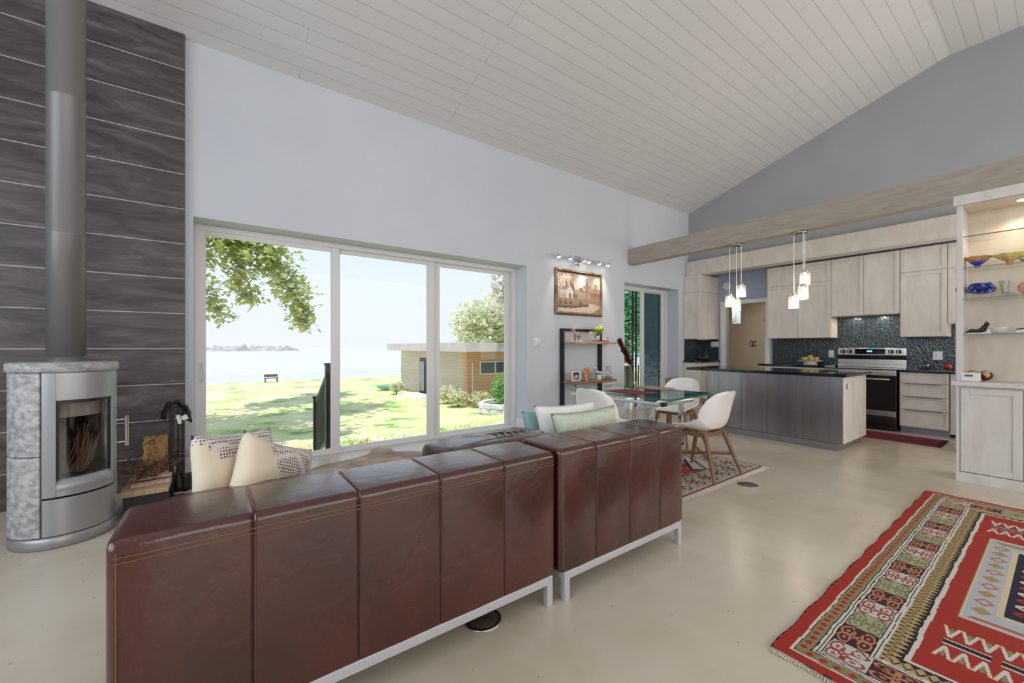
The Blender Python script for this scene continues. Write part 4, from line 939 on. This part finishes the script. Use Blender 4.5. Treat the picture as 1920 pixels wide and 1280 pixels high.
mat_('placemat', 'tan placemat on the glass table behind the red one', [(4.16,3.20), (4.44,3.20), (4.46,2.78), (4.16,2.72)], mat('tan_mat', (.40,.29,.19), .8))
vs_ = thing('flower_vase', 'narrow clear glass vase on the dining table', 'vase', (4.04, 3.06, .75))
G().lathe([(0,.0), (.038,.0), (.040,.008), (.034,.05), (.044,.19), (.041,.19), (.030,.05), (.026,.015), (0,.015)], (4.04,3.06,.75), 24).build('glass', whglass, vs_)
fl = thing('gladiolus', 'dark red gladiolus flower leaning in the glass vase', 'flower', (4.04, 3.06, .77))
g = G().tube([(4.03,3.06,.77), (4.0,3.06,.92), (3.95,3.07,1.06), (3.86,3.09,1.22)], .005, 7).build('stem', leafg, fl)
g = G()
for k in range(26):
    t = k/25; c = (3.955-.16*t, 3.07+.02*t, 1.06+.27*t); leaves(g, c, .034*(1-.25*t), 16, .042, .3)
g.build('petals', mat('dark_red_petal', (.11,.008,.02), .6), fl)
# ---------------------------------------------------------------- shell chairs
def shell_chair(label, loc, rz):
    t = thing('dining_chair', label, 'chair', (0,0,0), 'white shell chairs around the table')
    prof = [(.235,.435), (.21,.452), (.12,.450), (0,.438), (-.10,.437), (-.17,.465), (-.205,.53), (-.228,.62), (-.252,.72), (-.285,.80), (-.30,.83)]
    wid = [.19,.225,.245,.25,.25,.25,.247,.238,.215,.16,.06]; rise = [.0,.012,.05,.085,.11,.12,.09,.055,.03,.012,.0]; fwd = [0,0,0,.0,.02,.06,.10,.10,.08,.05,.015]
    def f(u, v):
        q = v*(len(prof)-1); i = min(int(q), len(prof)-2); r = q-i
        L = lambda A: A[i]*(1-r)+A[i+1]*r
        y = prof[i][0]*(1-r)+prof[i+1][0]*r; z = prof[i][1]*(1-r)+prof[i+1][1]*r; s = 2*u-1
        return (L(wid)*math.sin(s*PI/2*.92)/math.sin(PI/2*.92), y+L(fwd)*abs(s)**2.4, z+L(rise)*abs(s)**2.4)
    G().grid(f, 20, 30).build('shell', plastic, t, solid=.008, off=0, subd=1)
    g = G()
    for sx in (-1, 1):
        for sy, (ty, by) in ((1, (.13,.245)), (-1, (-.13,-.27))):
            a = Vector((sx*.165, ty, .425)); b = Vector((sx*.255, by, .0)); d = (b-a).normalized()
            G().tube([a, a.lerp(b,.35), b], [.019,.021,.012], 10).build('leg', legwood, t)
    G().box(-.155, .155, .105, .135, .385, .425).build('rail', legwood, t, bevel=.005); G().box(-.155, .155, -.135, -.105, .385, .425).build('rail', legwood, t, bevel=.005)
    G().box(-.175, -.150, -.13, .13, .385, .425).build('rail', legwood, t, bevel=.005); G().box(.150, .175, -.13, .13, .385, .425).build('rail', legwood, t, bevel=.005)
    G().tube([(-.205,-.19,.20), (.205,.185,.20)], [.016,.016], 4, smooth=False).build('stretcher', legwood, t); G().tube([(.205,-.19,.20), (-.205,.185,.20)], .016, 4, smooth=False).build('stretcher', legwood, t)
    t.location = loc; t.rotation_euler = (0,0,rz); return t
c0 = shell_chair('white shell chair nearest the camera with its back to the rug edge', (3.865, 2.14, .008), 0)
c1 = copy_tree(c0); c1.location = (3.23, 2.83, .008); c1.rotation_euler = (0,0,-PI/2+.1); c1['label'] = 'white shell chair seen from behind between sofa and ladder shelf'
c2 = copy_tree(c0); c2.location = (4.78, 2.98, .008); c2.rotation_euler = (0,0,PI/2+.12); c2['label'] = 'white shell chair on the far side of the table facing the camera'
sl = thing('wooden_chair', 'brown wooden chair half hidden between white chair and island', 'chair', (5.66, 3.35, 0))
for dx in (-.17, .17):
    for dy in (-.17, .17): G().box(5.66+dx-.018, 5.66+dx+.018, 3.35+dy-.018, 3.35+dy+.018, 0, .44).build('leg', legwood, sl, bevel=.003)
G().box(5.46, 5.86, 3.15, 3.55, .44, .48).build('seat', legwood, sl, bevel=.006)
for dx in (-.18, .18): G().tube([(5.66+dx, 3.53, .47), (5.66+dx, 3.58, .78)], .016, 8).build('back_post', legwood, sl)
G().box(5.47, 5.85, 3.56, 3.59, .68, .78).build('back_rail', legwood, sl, bevel=.004)
# ---------------------------------------------------------------- kitchen cabinets
def shaker(name, parent, face, a0, a1, z0, z1, m=cab, axis='X', rail=.055, th=.02, pull=None):
    """door or drawer front; axis 'X': in the plane x=face looking to -X, a = y; axis 'Y': plane y=face looking to -Y, a = x"""
    g = G()
    def bx(p0, p1, b0, b1, c0, c1): return g.box(p0, p1, b0, b1, c0, c1) if axis == 'X' else g.box(b0, b1, p0, p1, c0, c1)
    a0 += .0028; a1 -= .0028; z0 += .0028; z1 -= .0028
    bx(face+.011, face+th+.003, a0, a1, z0, z1)
    bx(face, face+.011, a0, a0+rail, z0, z1); bx(face, face+.011, a1-rail, a1, z0, z1)
    bx(face, face+.011, a0+rail, a1-rail, z0, z0+rail); bx(face, face+.011, a0+rail, a1-rail, z1-rail, z1)
    o = g.build(name, m, parent, bevel=.002, seg=1)
    if pull: 
        q = G(); q.box(face-.012, face+.002, a0+.06, a1-.06, z1-.006, z1+.0); q.build('edge_pull', mat_pull, o)
    return o
mat_pull = mat('edge_pull_grey', (.14,.11,.10), .4, .5)
def cabinet(name, label, x0, x1, y0, y1, z0, z1, group=None, m=cab, cat='cabinet'):
    t = thing(name, label, cat, ((x0+x1)/2, (y0+y1)/2, z0), group)
    G().box(x0, x1, y0, y1, z0, z1).build('body', m, t); return t
XF, XB = 8.40, 8.745
GU = 'wall cabinets along the kitchen back wall'
c = cabinet('wall_cabinet', 'wall cabinet with two tall doors beside the hall opening', XF+.02, XB, 2.375, 3.358, 1.405, 2.725, GU)
shaker('door', c, XF, 2.375, 2.866, 1.405, 2.368); shaker('door', c, XF, 2.866, 3.358, 1.405, 2.368); shaker('top_door', c, XF, 2.375, 3.358, 2.370, 2.725)
c = cabinet('wall_cabinet', 'shorter wall cabinet with two doors directly above the range', XF+.02, XB, 1.518, 2.373, 1.76, 2.725, GU)
shaker('door', c, XF, 1.518, 1.945, 1.76, 2.725); shaker('door', c, XF, 1.945, 2.373, 1.76, 2.725)
c = cabinet('wall_cabinet', 'wall cabinet with one tall door right of the range', XF+.02, XB, 1.022, 1.515, 1.40, 2.725, GU)
shaker('door', c, XF, 1.022, 1.515, 1.40, 2.366); shaker('top_door', c, XF, 1.022, 1.515, 2.37, 2.725)
c = cabinet('wall_cabinet', 'narrow wall cabinet partly hidden behind the display hutch', XF+.02, XB, .55, 1.019, 1.58, 2.725, GU)
shaker('door', c, XF, .55, 1.019, 1.58, 2.366); shaker('top_door', c, XF, .55, 1.019, 2.37, 2.725)
# corner cabinet pair
c = cabinet('corner_wall_cabinet', 'tall upper cabinet in the corner beside the patio door', 8.0, 8.745, 4.47, 4.795, 1.41, 2.735)
shaker('top_door', c, 4.45, 8.0, 8.745, 2.385, 2.735, axis='Y'); shaker('door', c, 4.45, 8.0, 8.745, 1.41, 2.382, axis='Y')
shaker('side_panel', c, 7.98, 4.45, 4.795, 2.385, 2.735, axis='X'); shaker('side_panel', c, 7.98, 4.45, 4.795, 1.41, 2.382, axis='X')
G().box(8.15, 8.45, 4.5, 4.6, 1.395, 1.41).build('under_light', whitep, c)
c = cabinet('corner_base_cabinet', 'base cabinet under the small bar counter in the corner', 8.0, 8.745, 4.46, 4.795, 0, .925)
shaker('door', c, 4.44, 8.0, 8.745, .10, .925, axis='Y'); shaker('side_panel', c, 7.98, 4.44, 4.795, .10, .925, axis='X')
tag(G().box(7.95, 8.745, 4.41, 4.795, .926, .962).build('corner_countertop', granite, bevel=.003), 'small black granite counter in the kitchen corner', 'countertop')
struct(G().box(8.0, 8.74, 4.790, 4.799, .963, 1.409).build('trim_5', mosaicX), 'dark glass mosaic behind the small corner counter')
struct(G().box(8.741, 8.749, 4.45, 4.789, .963, 1.409).build('trim_6', mosaicY), 'dark glass mosaic on the side of the small corner counter')
# base run
GB = 'base cabinets along the back wall'
c = cabinet('base_cabinet', 'base cabinets left of the range behind the island', 8.12, XB, 2.37, 3.36, .0, .905, GB)
for k in range(2): shaker('door', c, 8.10, 2.37+.495*k, 2.37+.495*(k+1), .10, .90)
c = cabinet('drawer_cabinet', 'base cabinet with four wide drawers right of the range', 8.12, XB, .968, 1.468, .09, .885, GB)
for z0, z1 in ((.725,.883), (.535,.722), (.345,.532), (.098,.342)): shaker('drawer', c, 8.10, .968, 1.468, z0, z1, rail=.03, pull=True)
G().box(8.18, 8.7, .968, 1.468, 0, .09).build('toe_kick', toe, c)
c = cabinet('base_cabinet', 'narrow base cabinet beside the drawers, nearly hidden by the hutch', 8.12, XB, .55, .960, .05, .885, GB, hutchm)
shaker('door', c, 8.10, .55, .955, .05, .883, hutchm)
for y0, y1, lb in ((2.365, 3.38, 'black granite counter left of the range'), (.50, 1.478, 'black granite counter right of the range')):
    tag(G().box(8.07, 8.745, y0, y1, .906 if y0 > 2 else .886, .94 if y0 > 2 else .918).build('countertop', granite, bevel=.003), lb, 'countertop')
struct(G().box(8.738, 8.749, .4, 3.40, .90, 1.80).build('trim_7', mosaicY), 'dark blue glass mosaic behind the range and counters')
# range
rg = thing('range', 'stainless and black electric range with back control panel', 'range', (8.4, 1.92, 0))
Y0, Y1 = 1.49, 2.35
G().box(8.07, 8.70, Y0, Y1, .02, .90).build('body', black, rg); G().box(8.05, 8.70, Y0, Y1, .901, .915).build('cooktop', blackgloss, rg, bevel=.002)
G().box(8.655, 8.735, Y0, Y1, .916, .95).build('rear_lip', steel, rg, bevel=.003)
G().box(8.665, 8.735, Y0, Y1, .95, 1.045).build('lower_panel', steel, rg, bevel=.003)
G().box(8.67, 8.735, Y0, Y1, 1.05, 1.10).build('black_strip', blackgloss, rg)
G().box(8.655, 8.735, Y0, Y1, 1.11, 1.232).build('control_panel', steel, rg, bevel=.008)
dsp = G().box(8.650, 8.656, 1.735, 2.115, 1.13, 1.215).build('display', blackgloss, rg)
g = G(); blue = mat('display_blue', (.05,.3,.5), .4, emit=(.1,.6,1), es=3)
for k in range(3): frame_poly(G(), 0,1,0,1,.1,0,0,0); g.box(8.647, 8.650, 1.895+.024*k, 1.912+.024*k, 1.165, 1.190)
g.build('digits', blue, dsp)
for y in (1.575, 1.665, 2.185, 2.275):
    k = G().tube([(8.655,y,1.172), (8.64,y,1.172)], .034, 20).tube([(8.64,y,1.172), (8.62,y,1.172)], .024, 16).build('knob', darkmetal, rg); G().obox((8.617,y,1.172), (.004,0,0), (0,.006,0), (0,0,.024)).build('grip', steel, k)
G().box(8.035, 8.07, Y0, Y1, .82, .898).build('front_lip', steel, rg, bevel=.004)
od = G().box(8.04, 8.07, Y0+.005, Y1-.005, .30, .815).build('oven_door', blackgloss, rg, bevel=.004)
G().tube([(7.995,Y0+.06,.765), (7.995,Y1-.06,.765)], .013, 12).build('handle', steel, od)
G().tube([(7.995,Y0+.09,.765), (8.04,Y0+.09,.765)], .008, 8).build('handle_bracket', steel, od); G().tube([(7.995,Y1-.09,.765), (8.04,Y1-.09,.765)], .008, 8).build('handle_bracket', steel, od)
G().box(8.042, 8.06, Y0+.005, Y1-.005, .215, .295).build('trim_strip', steel, rg, bevel=.002)
G().box(8.04, 8.07, Y0+.005, Y1-.005, .05, .205).build('storage_drawer', mat('dark_steel', (.12,.11,.13), .2, 1), rg, bevel=.003)
light('hood_light', 'AREA', (8.62, 1.78, 1.745), 1.5, (1,.86,.66), .12, .05, (0,0,0)); light('hood_light', 'AREA', (8.62, 2.13, 1.745), 1.5, (1,.86,.66), .12, .05, (0,0,0))
plate('kitchen_outlet', 'white outlet on the mosaic left of the range', 2.462, 8.738, 1.127, .08, .125, 1, whitep, whitep, 'X', 'outlet')
plate('kitchen_outlet', 'white outlet on the mosaic right of the range', 1.160, 8.738, 1.118, .10, .13, 1, whitep, whitep, 'X', 'outlet')
plate('bar_switch', 'triple white switch on the mosaic above the small corner counter', 4.53, 8.741, 1.305, .17, .115, 3, whitep, whitep, 'X')
plate('hall_switch', 'bronze double switch on the beige hall wall', 4.42, 10.3, 1.32, .13, .13, 2, mat('bronze_plate', (.22,.14,.09), .4, .6), whitep, 'X')
al = thing('smoke_alarm', 'round white alarm on the blue wall beside the corner cabinet', 'alarm', (8.75, 4.27, 2.56))
G().tube([(8.75,4.27,2.545), (8.72,4.27,2.545), (8.712,4.27,2.545)], [.085,.085,.07], 28).build('housing', whitep, al); G().tube([(8.713,4.27,2.545), (8.705,4.27,2.545)], [.035,.03], 20).build('speaker', whitetrim, al)
# small things on counters
pl = thing('fruit_dish', 'white footed dish piled with yellow fruit on the back counter', 'dish', (8.5, 2.70, .94))
G().lathe([(0,.0), (.10,.0), (.10,.03), (.06,.04), (.18,.062), (.18,.068), (.05,.05), (0,.05)], (8.5,2.70,.94), 28).build('dish', whitep, pl)
lem = mat('lemon_yellow', (.62,.48,.05), .4); lim = mat('pale_lime', (.42,.44,.10), .4); pea = mat('peach', (.60,.30,.12), .45)
for k in range(8):
    a = k*2*PI/7; r = .10 if k < 7 else 0; mm, nm = ((lem, 'lemon'), (lim, 'lime'), (pea, 'peach'))[k % 3]
    o = tag(G().ball((8.5+r*math.cos(a), 2.70+r*math.sin(a), 1.042+(.035 if r == 0 else 0)), .034, 12, 0, (1,1.15,.92)).build(nm, mm), ['%s among the fruit heaped on the white footed dish' % ('yellow lemon', 'pale green lime', 'orange peach')[k % 3]][0], 'fruit', '%ss in the footed dish' % nm)
ap = thing('tomato', 'red tomato on the counter under the right outlet', 'vegetable', (8.45, 1.02, .918))
G().ball((8.45,1.02,.965), .047, 18, 0, (1,1,.95)).build('fruit', mat('tomato_red', (.35,.03,.02), .3), ap); G().tube([(8.45,1.02,1.005), (8.453,1.022,1.02)], [.008,.003], 6).build('stem', leafg, ap)
gk = thing('glass_teapot', 'clear glass teapot on the counter right of the range', 'teapot', (8.42, 1.26, .918))
G().lathe([(0,.002), (.05,.002), (.075,.03), (.078,.07), (.05,.11), (.03,.115), (.03,.108), (.047,.104), (.072,.068), (.07,.032), (.048,.008), (0,.008)], (8.42,1.26,.918), 28).build('body', whglass, gk)
G().tube([(8.42,1.19,1.01), (8.42,1.14,1.01), (8.42,1.13,.97), (8.42,1.18,.94)], .006, 8).build('handle', whglass, gk); G().tube([(8.42,1.33,.96), (8.42,1.37,1.0), (8.42,1.385,1.03)], [.014,.009,.007], 10).build('spout', whglass, gk)
bt = thing('glass_decanter', 'clear glass decanter on the small corner counter', 'decanter', (8.42, 4.56, .962))
G().lathe([(0,.002), (.045,.002), (.05,.02), (.05,.09), (.016,.14), (.016,.20), (.024,.21), (.018,.21), (.012,.2), (.012,.14), (.045,.088), (.044,.01), (0,.008)], (8.42,4.56,.962), 24).build('body', whglass, bt); G().ball((8.42,4.56,1.195), .022, 12).build('stopper', whglass, bt)
for k, (x, y) in enumerate([(8.18, 4.56), (8.26, 4.52), (8.27, 4.62), (8.34, 4.51)]):
    tag(G().lathe([(0,.002), (.03,.002), (.038,.09), (.035,.09), (.027,.01), (0,.01)], (x,y,.962), 20).build('tumbler', whglass), 'clear glass tumbler in the cluster left of the decanter', 'glass', 'tumblers on the corner counter')
# ---------------------------------------------------------------- island
isl_ = thing('kitchen_island', 'island cabinet clad in brushed steel panels on the living room side', 'island', (6.45, 2.4, 0))
G().box(6.02, 6.93, 1.60, 3.24, .08, .888).build('body', cab, isl_)
ys_ = [1.58, 2.074, 2.403, 2.729, 3.24]
for a, b in zip(ys_, ys_[1:]): G().box(5.995, 6.018, a+.0015, b-.0015, .09, .888).build('steel_panel', steelp, isl_, bevel=.002)
G().box(5.998, 6.85, 1.62, 3.22, 0, .085).build('toe_kick', mat('toe_steel', (.3,.3,.34), .35, .8), isl_)
shaker('end_panel', isl_, 1.578, 6.018, 6.47, .085, .886, axis='Y'); shaker('end_panel', isl_, 1.578, 6.47, 6.93, .085, .886, axis='Y')
G().box(6.16, 6.25, 1.572, 1.577, .74, .80).build('outlet', whitep, isl_)
tag(G().box(5.965, 6.98, 1.535, 3.545, .890, .928).build('island_countertop', granite, bevel=.004), 'long black granite top of the island', 'countertop')
# ---------------------------------------------------------------- pendants
milky = glass_mat('pendant_glass', (.95,.95,.94), fres=1.5, rough=.1)
_t = milky.node_tree; _o = [q for q in _t.nodes if q.type == 'OUTPUT_MATERIAL'][0]; _s = _o.inputs[0].links[0].from_socket
_d = _t.nodes.new('ShaderNodeBsdfTranslucent'); _d.inputs[0].default_value = (.9,.9,.88,1); _m = _t.nodes.new('ShaderNodeMixShader'); _m.inputs[0].default_value = .06
_t.links.new(_s, _m.inputs[1]); _t.links.new(_d.outputs[0], _m.inputs[2]); _t.links.new(_m.outputs[0], _o.inputs[0]); pglow = mat('filament_glow', (1,1,1), .5, emit=(1,.90,.74), es=16); cordm = mat('clear_twisted_cord', (.75,.75,.76), .4)
for n_, (yc, jars, lb) in enumerate([(2.905, [(6.21, 2.995, 1.84), (6.25, 2.915, 1.775), (6.22, 2.832, 1.975)], 'three glass jar pendants on one round canopy, left above the island'),
                      (2.095, [(6.22, 2.162, 1.755), (6.25, 2.045, 2.055), (6.16, 2.035, 1.86)], 'three glass jar pendants on one round canopy, right above the island')]):
    pd = thing('pendant_cluster', lb, 'pendant lamp', (6.22, yc, 1.8), 'pendant clusters under the beam')
    G().lathe([(0,2.735), (.085,2.738), (.09,2.75), (.09,2.764), (0,2.764)], (6.22, yc, 0), 32).build('canopy', nickel, pd)
    for (x, y, z) in jars:
        cc = G().tube([(x, y, 2.74), (x, y, z+.21)], .0055, 8).build('cord', cordm, pd)
        j = G().lathe([(.058,z), (.060,z+.005), (.060,z+.165), (.052,z+.178), (.049,z+.178), (.0565,z+.162), (.0565,z+.006)], (x,y,0), 28).build('glass_jar', milky, pd)
        G().lathe([(0,z+.205), (.035,z+.205), (.038,z+.20), (.038,z+.17), (0,z+.165)], (x,y,0), 24).build('cap', nickel, j)
        G().lathe([(.012,z+.165), (.014,z+.13), (.026,z+.09), (.028,z+.07), (.018,z+.048), (0,z+.042)], (x,y,0), 18).build('bulb', pglow, j)
        light('pendant_light', 'POINT', (x, y, z+.02), 2.4, (1,.88,.70), .03)
    if n_ == 0: G().lathe([(.056,1.60), (.056,1.77), (.054,1.77), (.054,1.60)], (6.25,2.915,0), 24).build('reflection_sleeve', mat('pale_blue_reflection', (.55,.66,.72), .25), pd)  # pale blue cylinder standing in for a reflection below the jar
# ---------------------------------------------------------------- display hutch
hu = thing('display_hutch', 'tall whitewashed hutch with glass shelves over a cabinet at the right edge', 'hutch', (5.8, -.3, 0))
HX0, HX1, HY0, HY1 = 5.60, 5.97, -1.15, .622
hback = wood('hutch_back_panel', (.58,.50,.40), (.68,.60,.50), .5, (1.5,1.5,.5), 5)
G().box(HX0+.022, HX1, HY0, HY1-.004, .09, .885).build('base_body', hutchm, hu); G().box(HX0+.0, HX1, HY0, HY1+.003, 0, .088).build('plinth', hutchm, hu)
shaker('door', hu, HX0, .232, .60, .092, .872, hutchm); shaker('door', hu, HX0, -.16, .228, .092, .872, hutchm); shaker('door', hu, HX0, -.55, -.164, .092, .872, hutchm); shaker('door', hu, HX0, -1.15, -.554, .092, .872, hutchm)
G().box(HX0+.0, HX0+.02, .602, HY1, .09, .872).build('stile', hutchm, hu)
G().box(5.565, HX1, HY0, .655, .888, .930).build('counter', hutchm, hu, bevel=.004)
G().box(HX0, HX1, .583, HY1, .931, 2.562).build('side_panel', hutchm, hu, bevel=.002); G().box(HX0, HX1, HY0, HY0+.035, .931, 2.562).build('side_panel', hutchm, hu)
G().box(HX1-.012, HX1, HY0+.035, .583, .931, 2.562).build('back_panel', hback, hu)
G().box(5.575, HX1, HY0, .640, 2.563, 2.655).build('crown', hutchm, hu, bevel=.003)
G().box(HX0+.02, HX1-.012, HY0+.035, .583, 2.548, 2.562).build('top_panel', hback, hu)
for z in (2.272, 1.982, 1.697, 1.366): G().box(HX0+.02, HX1-.014, HY0+.036, .582, z-.004, z+.004).build('glass_shelf', clear, hu); G().box(HX0+.017, HX0+.020, HY0+.036, .582, z-.004, z+.004).build('shelf_edge', mat('shelf_edge_dark', (.06,.10,.09), .15), hu)
for y in (.23, -.3): dl = G().lathe([(.0,2.546), (.04,2.546), (.045,2.5475)], (5.76,y,0), 20).build('downlight', mat('downlight_glow%d' % int(y*10), (1,1,1), .5, emit=(1,.88,.68), es=14), hu)
light('hutch_light', 'SPOT', (5.76,.23,2.53), 10, (1,.86,.66), .03, spot_size=2.4, spot_blend=.6); light('hutch_light', 'SPOT', (5.76,-.3,2.53), 7, (1,.86,.66), .03, spot_size=2.4, spot_blend=.6)
def bowl(name, label, prof, c, m, cat='bowl', n=28, rip=None):
    g = G().lathe(prof, c, n)
    if rip:
        g.v = [(c[0]+(x-c[0])*(1+rip*math.sin(7*math.atan2(y-c[1], x-c[0]))*max(0, (z-c[2]))*6), c[1]+(y-c[1])*(1+rip*math.sin(7*math.atan2(y-c[1], x-c[0]))*max(0, (z-c[2]))*6), z) for x, y, z in g.v]
    return tag(g.build(name, m), label, cat)
amber = noisy('amber_blue_glass', (.03,.03,.35), (.55,.28,.06), (1,1,18), .15, lo=.4, hi=.6)
m = mat('amber_to_blue', (.5,.3,.1), .12); co = nd(m, 'ShaderNodeTexCoord'); se = nd(m, 'ShaderNodeSeparateXYZ'); lk(m, co.outputs['Object'], se.inputs[0]); dv = nd(m, 'ShaderNodeMath', operation='MULTIPLY'); dv.inputs[1].default_value = 10; lk(m, se.outputs['Z'], dv.inputs[0])
lk(m, ramp(m, dv.outputs[0], [(.45, (.03,.03,.38)), (.85, (.62,.34,.08))]), P_(m).inputs['Base Color'])
bowl('footed_bowl', 'amber and blue footed glass bowl on the second glass shelf', [(0,.0), (.022,.0), (.018,.012), (.022,.025), (.055,.06), (.080,.095), (.092,.10), (.088,.104), (.070,.093), (.045,.06), (.0,.03)], (5.75,.505,1.987), m, rip=.25)
m2 = mat('yellow_amber_glass', (.6,.5,.1), .15); co = nd(m2, 'ShaderNodeTexCoord'); se = nd(m2, 'ShaderNodeSeparateXYZ'); lk(m2, co.outputs['Object'], se.inputs[0]); dv = nd(m2, 'ShaderNodeMath', operation='MULTIPLY'); dv.inputs[1].default_value = 10; lk(m2, se.outputs['Z'], dv.inputs[0])
lk(m2, ramp(m2, dv.outputs[0], [(.35, (.62,.28,.08)), (.75, (.75,.68,.22))]), P_(m2).inputs['Base Color'])
bowl('footed_bowl', 'yellow frilled footed glass bowl right of the amber one', [(0,.0), (.026,.0), (.020,.012), (.024,.035), (.06,.06), (.095,.09), (.108,.098), (.10,.10), (.06,.066), (.0,.045)], (5.76,.315,1.987), m2, rip=.3)
sv = thing('silver_shell', 'silver shell shaped ornament at the right edge of the second glass shelf', 'ornament', (5.75, .20, 1.987))
G().ball((5.75,.20,2.03), .05, 18, 0, (.8,1.3,.75)).build('shell', chrome, sv); G().tube([(5.75,.24,2.03), (5.75,.285,2.045)], [.02,.005], 8).build('tip', chrome, sv)
cob = noisy('cobalt_cut_glass', (.005,.01,.16), (.16,.22,.50), (28,28,28), .08, lo=.52, hi=.6)
fb = thing('cobalt_vase', 'cobalt blue cut glass bowl vase on the third glass shelf', 'vase', (5.75, .485, 1.702))
G().lathe([(.0,.04), (.04,.04), (.085,.055), (.098,.085), (.066,.138), (.060,.138), (.09,.085), (.07,.06), (0,.05)], (5.75,.485,1.702), 12, smooth=False).build('bowl', cob, fb); G().lathe([(0,0), (.03,0), (.012,.015), (.010,.03), (.03,.041), (0,.041)], (5.75,.485,1.702), 16).build('foot', clear, fb)
bt2 = thing('crystal_boot', 'clear crystal boot beside the cobalt vase', 'ornament', (5.74, .33, 1.702))
G().tube([(5.74,.345,1.845), (5.74,.342,1.77), (5.74,.335,1.725)], [.034,.022,.026], 14).build('shaft', whglass, bt2); G().tube([(5.74,.345,1.722), (5.74,.30,1.718), (5.74,.27,1.714)], [.020,.020,.008], 12).build('shoe', whglass, bt2)
cd2 = thing('coral_plate', 'orange rose coloured round ornament at the right edge of the third glass shelf', 'ornament', (5.77, .20, 1.702))
G().ball((5.77,.20,1.772), .072, 24, 0, (.5,1,1)).build('disc', noisy('rose_coral', (.55,.20,.12), (.75,.48,.38), (26,26,26), .35, lo=.4, hi=.6, bump=.6), cd2); G().lathe([(0,0), (.035,0), (.02,.012), (0,.014)], (5.77,.20,1.702), 14).build('foot', MT['rose_coral'], cd2)
ct = thing('cat_figurine', 'black lying cat figurine with white front on the fourth glass shelf', 'figurine', (5.73, .52, 1.371))
g = G().tube([(5.73,.575,1.382), (5.73,.54,1.395), (5.73,.50,1.394), (5.73,.47,1.41), (5.73,.455,1.445)], [.008,.024,.020,.022,.018], 12).ball((5.73,.447,1.458), .019, 12)
for dx in (-.01,.01): g.tube([(5.73+dx,.449,1.47), (5.73+dx*1.3,.450,1.487)], [.006,.001], 6)
g.build('body', black, ct); G().ball((5.712,.435,1.395), .018, 10, 0, (.5,.9,1.3)).box(5.70,5.72,.42,.57,1.371,1.381).build('white_front', whitep, ct)
por = noisy('painted_porcelain', (.62,.64,.64), (.30,.38,.36), (14,14,14), .2, lo=.55, hi=.65)
pb_ = thing('porcelain_dish', 'oval painted porcelain dish beside the cat figurine', 'dish', (5.75, .385, 1.371))
G().lathe([(0,0), (.03,0), (.055,.02), (.068,.05), (.070,.058), (.066,.056), (.05,.022), (0,.012)], (5.75,.385,1.371), 28).build('dish', por, pb_)
ca = thing('carved_animal', 'black and white lying animal figurine at the right edge of the fourth shelf', 'figurine', (5.73, .21, 1.371))
G().tube([(5.73,.275,1.385), (5.73,.22,1.392), (5.73,.15,1.39)], [.016,.022,.018], 12).build('body', whitep, ca); G().ball((5.735,.235,1.405), .018, 12, 0, (1,2.6,.6)).build('dark_back', black, ca)
def egg(label, y, c1, c2):
    t = thing('painted_globe', label, 'ornament', (5.76, y, .930), 'painted globes on the hutch counter')
    G().lathe([(0,0), (.03,0), (.03,.006), (.015,.012), (0,.012)], (5.76,y,.93), 16).build('stand', steel, t)
    G().ball((5.76,y,.985), .046, 24).build('globe', noisy('globe_'+label[:5], c1, c2, (20,20,20), .12, lo=.45, hi=.55), t)
egg('dark red painted globe behind the white thermostat box', .535, (.16,.02,.01), (.40,.30,.20)); egg('golden painted globe right of the white box', .455, (.10,.015,.01), (.55,.36,.12))
th_ = thing('thermostat_box', 'small white box with a dark display on the hutch counter', 'thermostat', (5.61, .53, .930))
G().obox((5.61,.535,.972), (.014,0,0), (0,.062,0), (.003,0,.041)).build('case', whitep, th_, bevel=.008); G().obox((5.5955,.545,.985), (.001,0,0), (0,.026,0), (0,0,.009)).build('screen', mat('lcd_dark', (.05,.09,.08), .3), th_)
# fridge behind the hutch
fr = thing('refrigerator', 'white refrigerator almost hidden behind the hutch, black hinge cap on top', 'refrigerator', (7.4, .35, 0))
G().box(7.06, 7.75, -.15, .785, .03, 1.90).build('body', hutchm, fr, bevel=.006); G().box(7.0, 7.055, -.15, .785, .05, 1.90).build('door', whitep, fr, bevel=.008); G().box(7.0, 7.10, .73, .785, 1.901, 1.94).build('hinge_cap', black, fr, bevel=.004)
for dx in (7.1, 7.7):
    for dy in (-.1, .74): G().box(dx-.02, dx+.02, dy-.02, dy+.02, 0, .03).build('foot', black, fr)
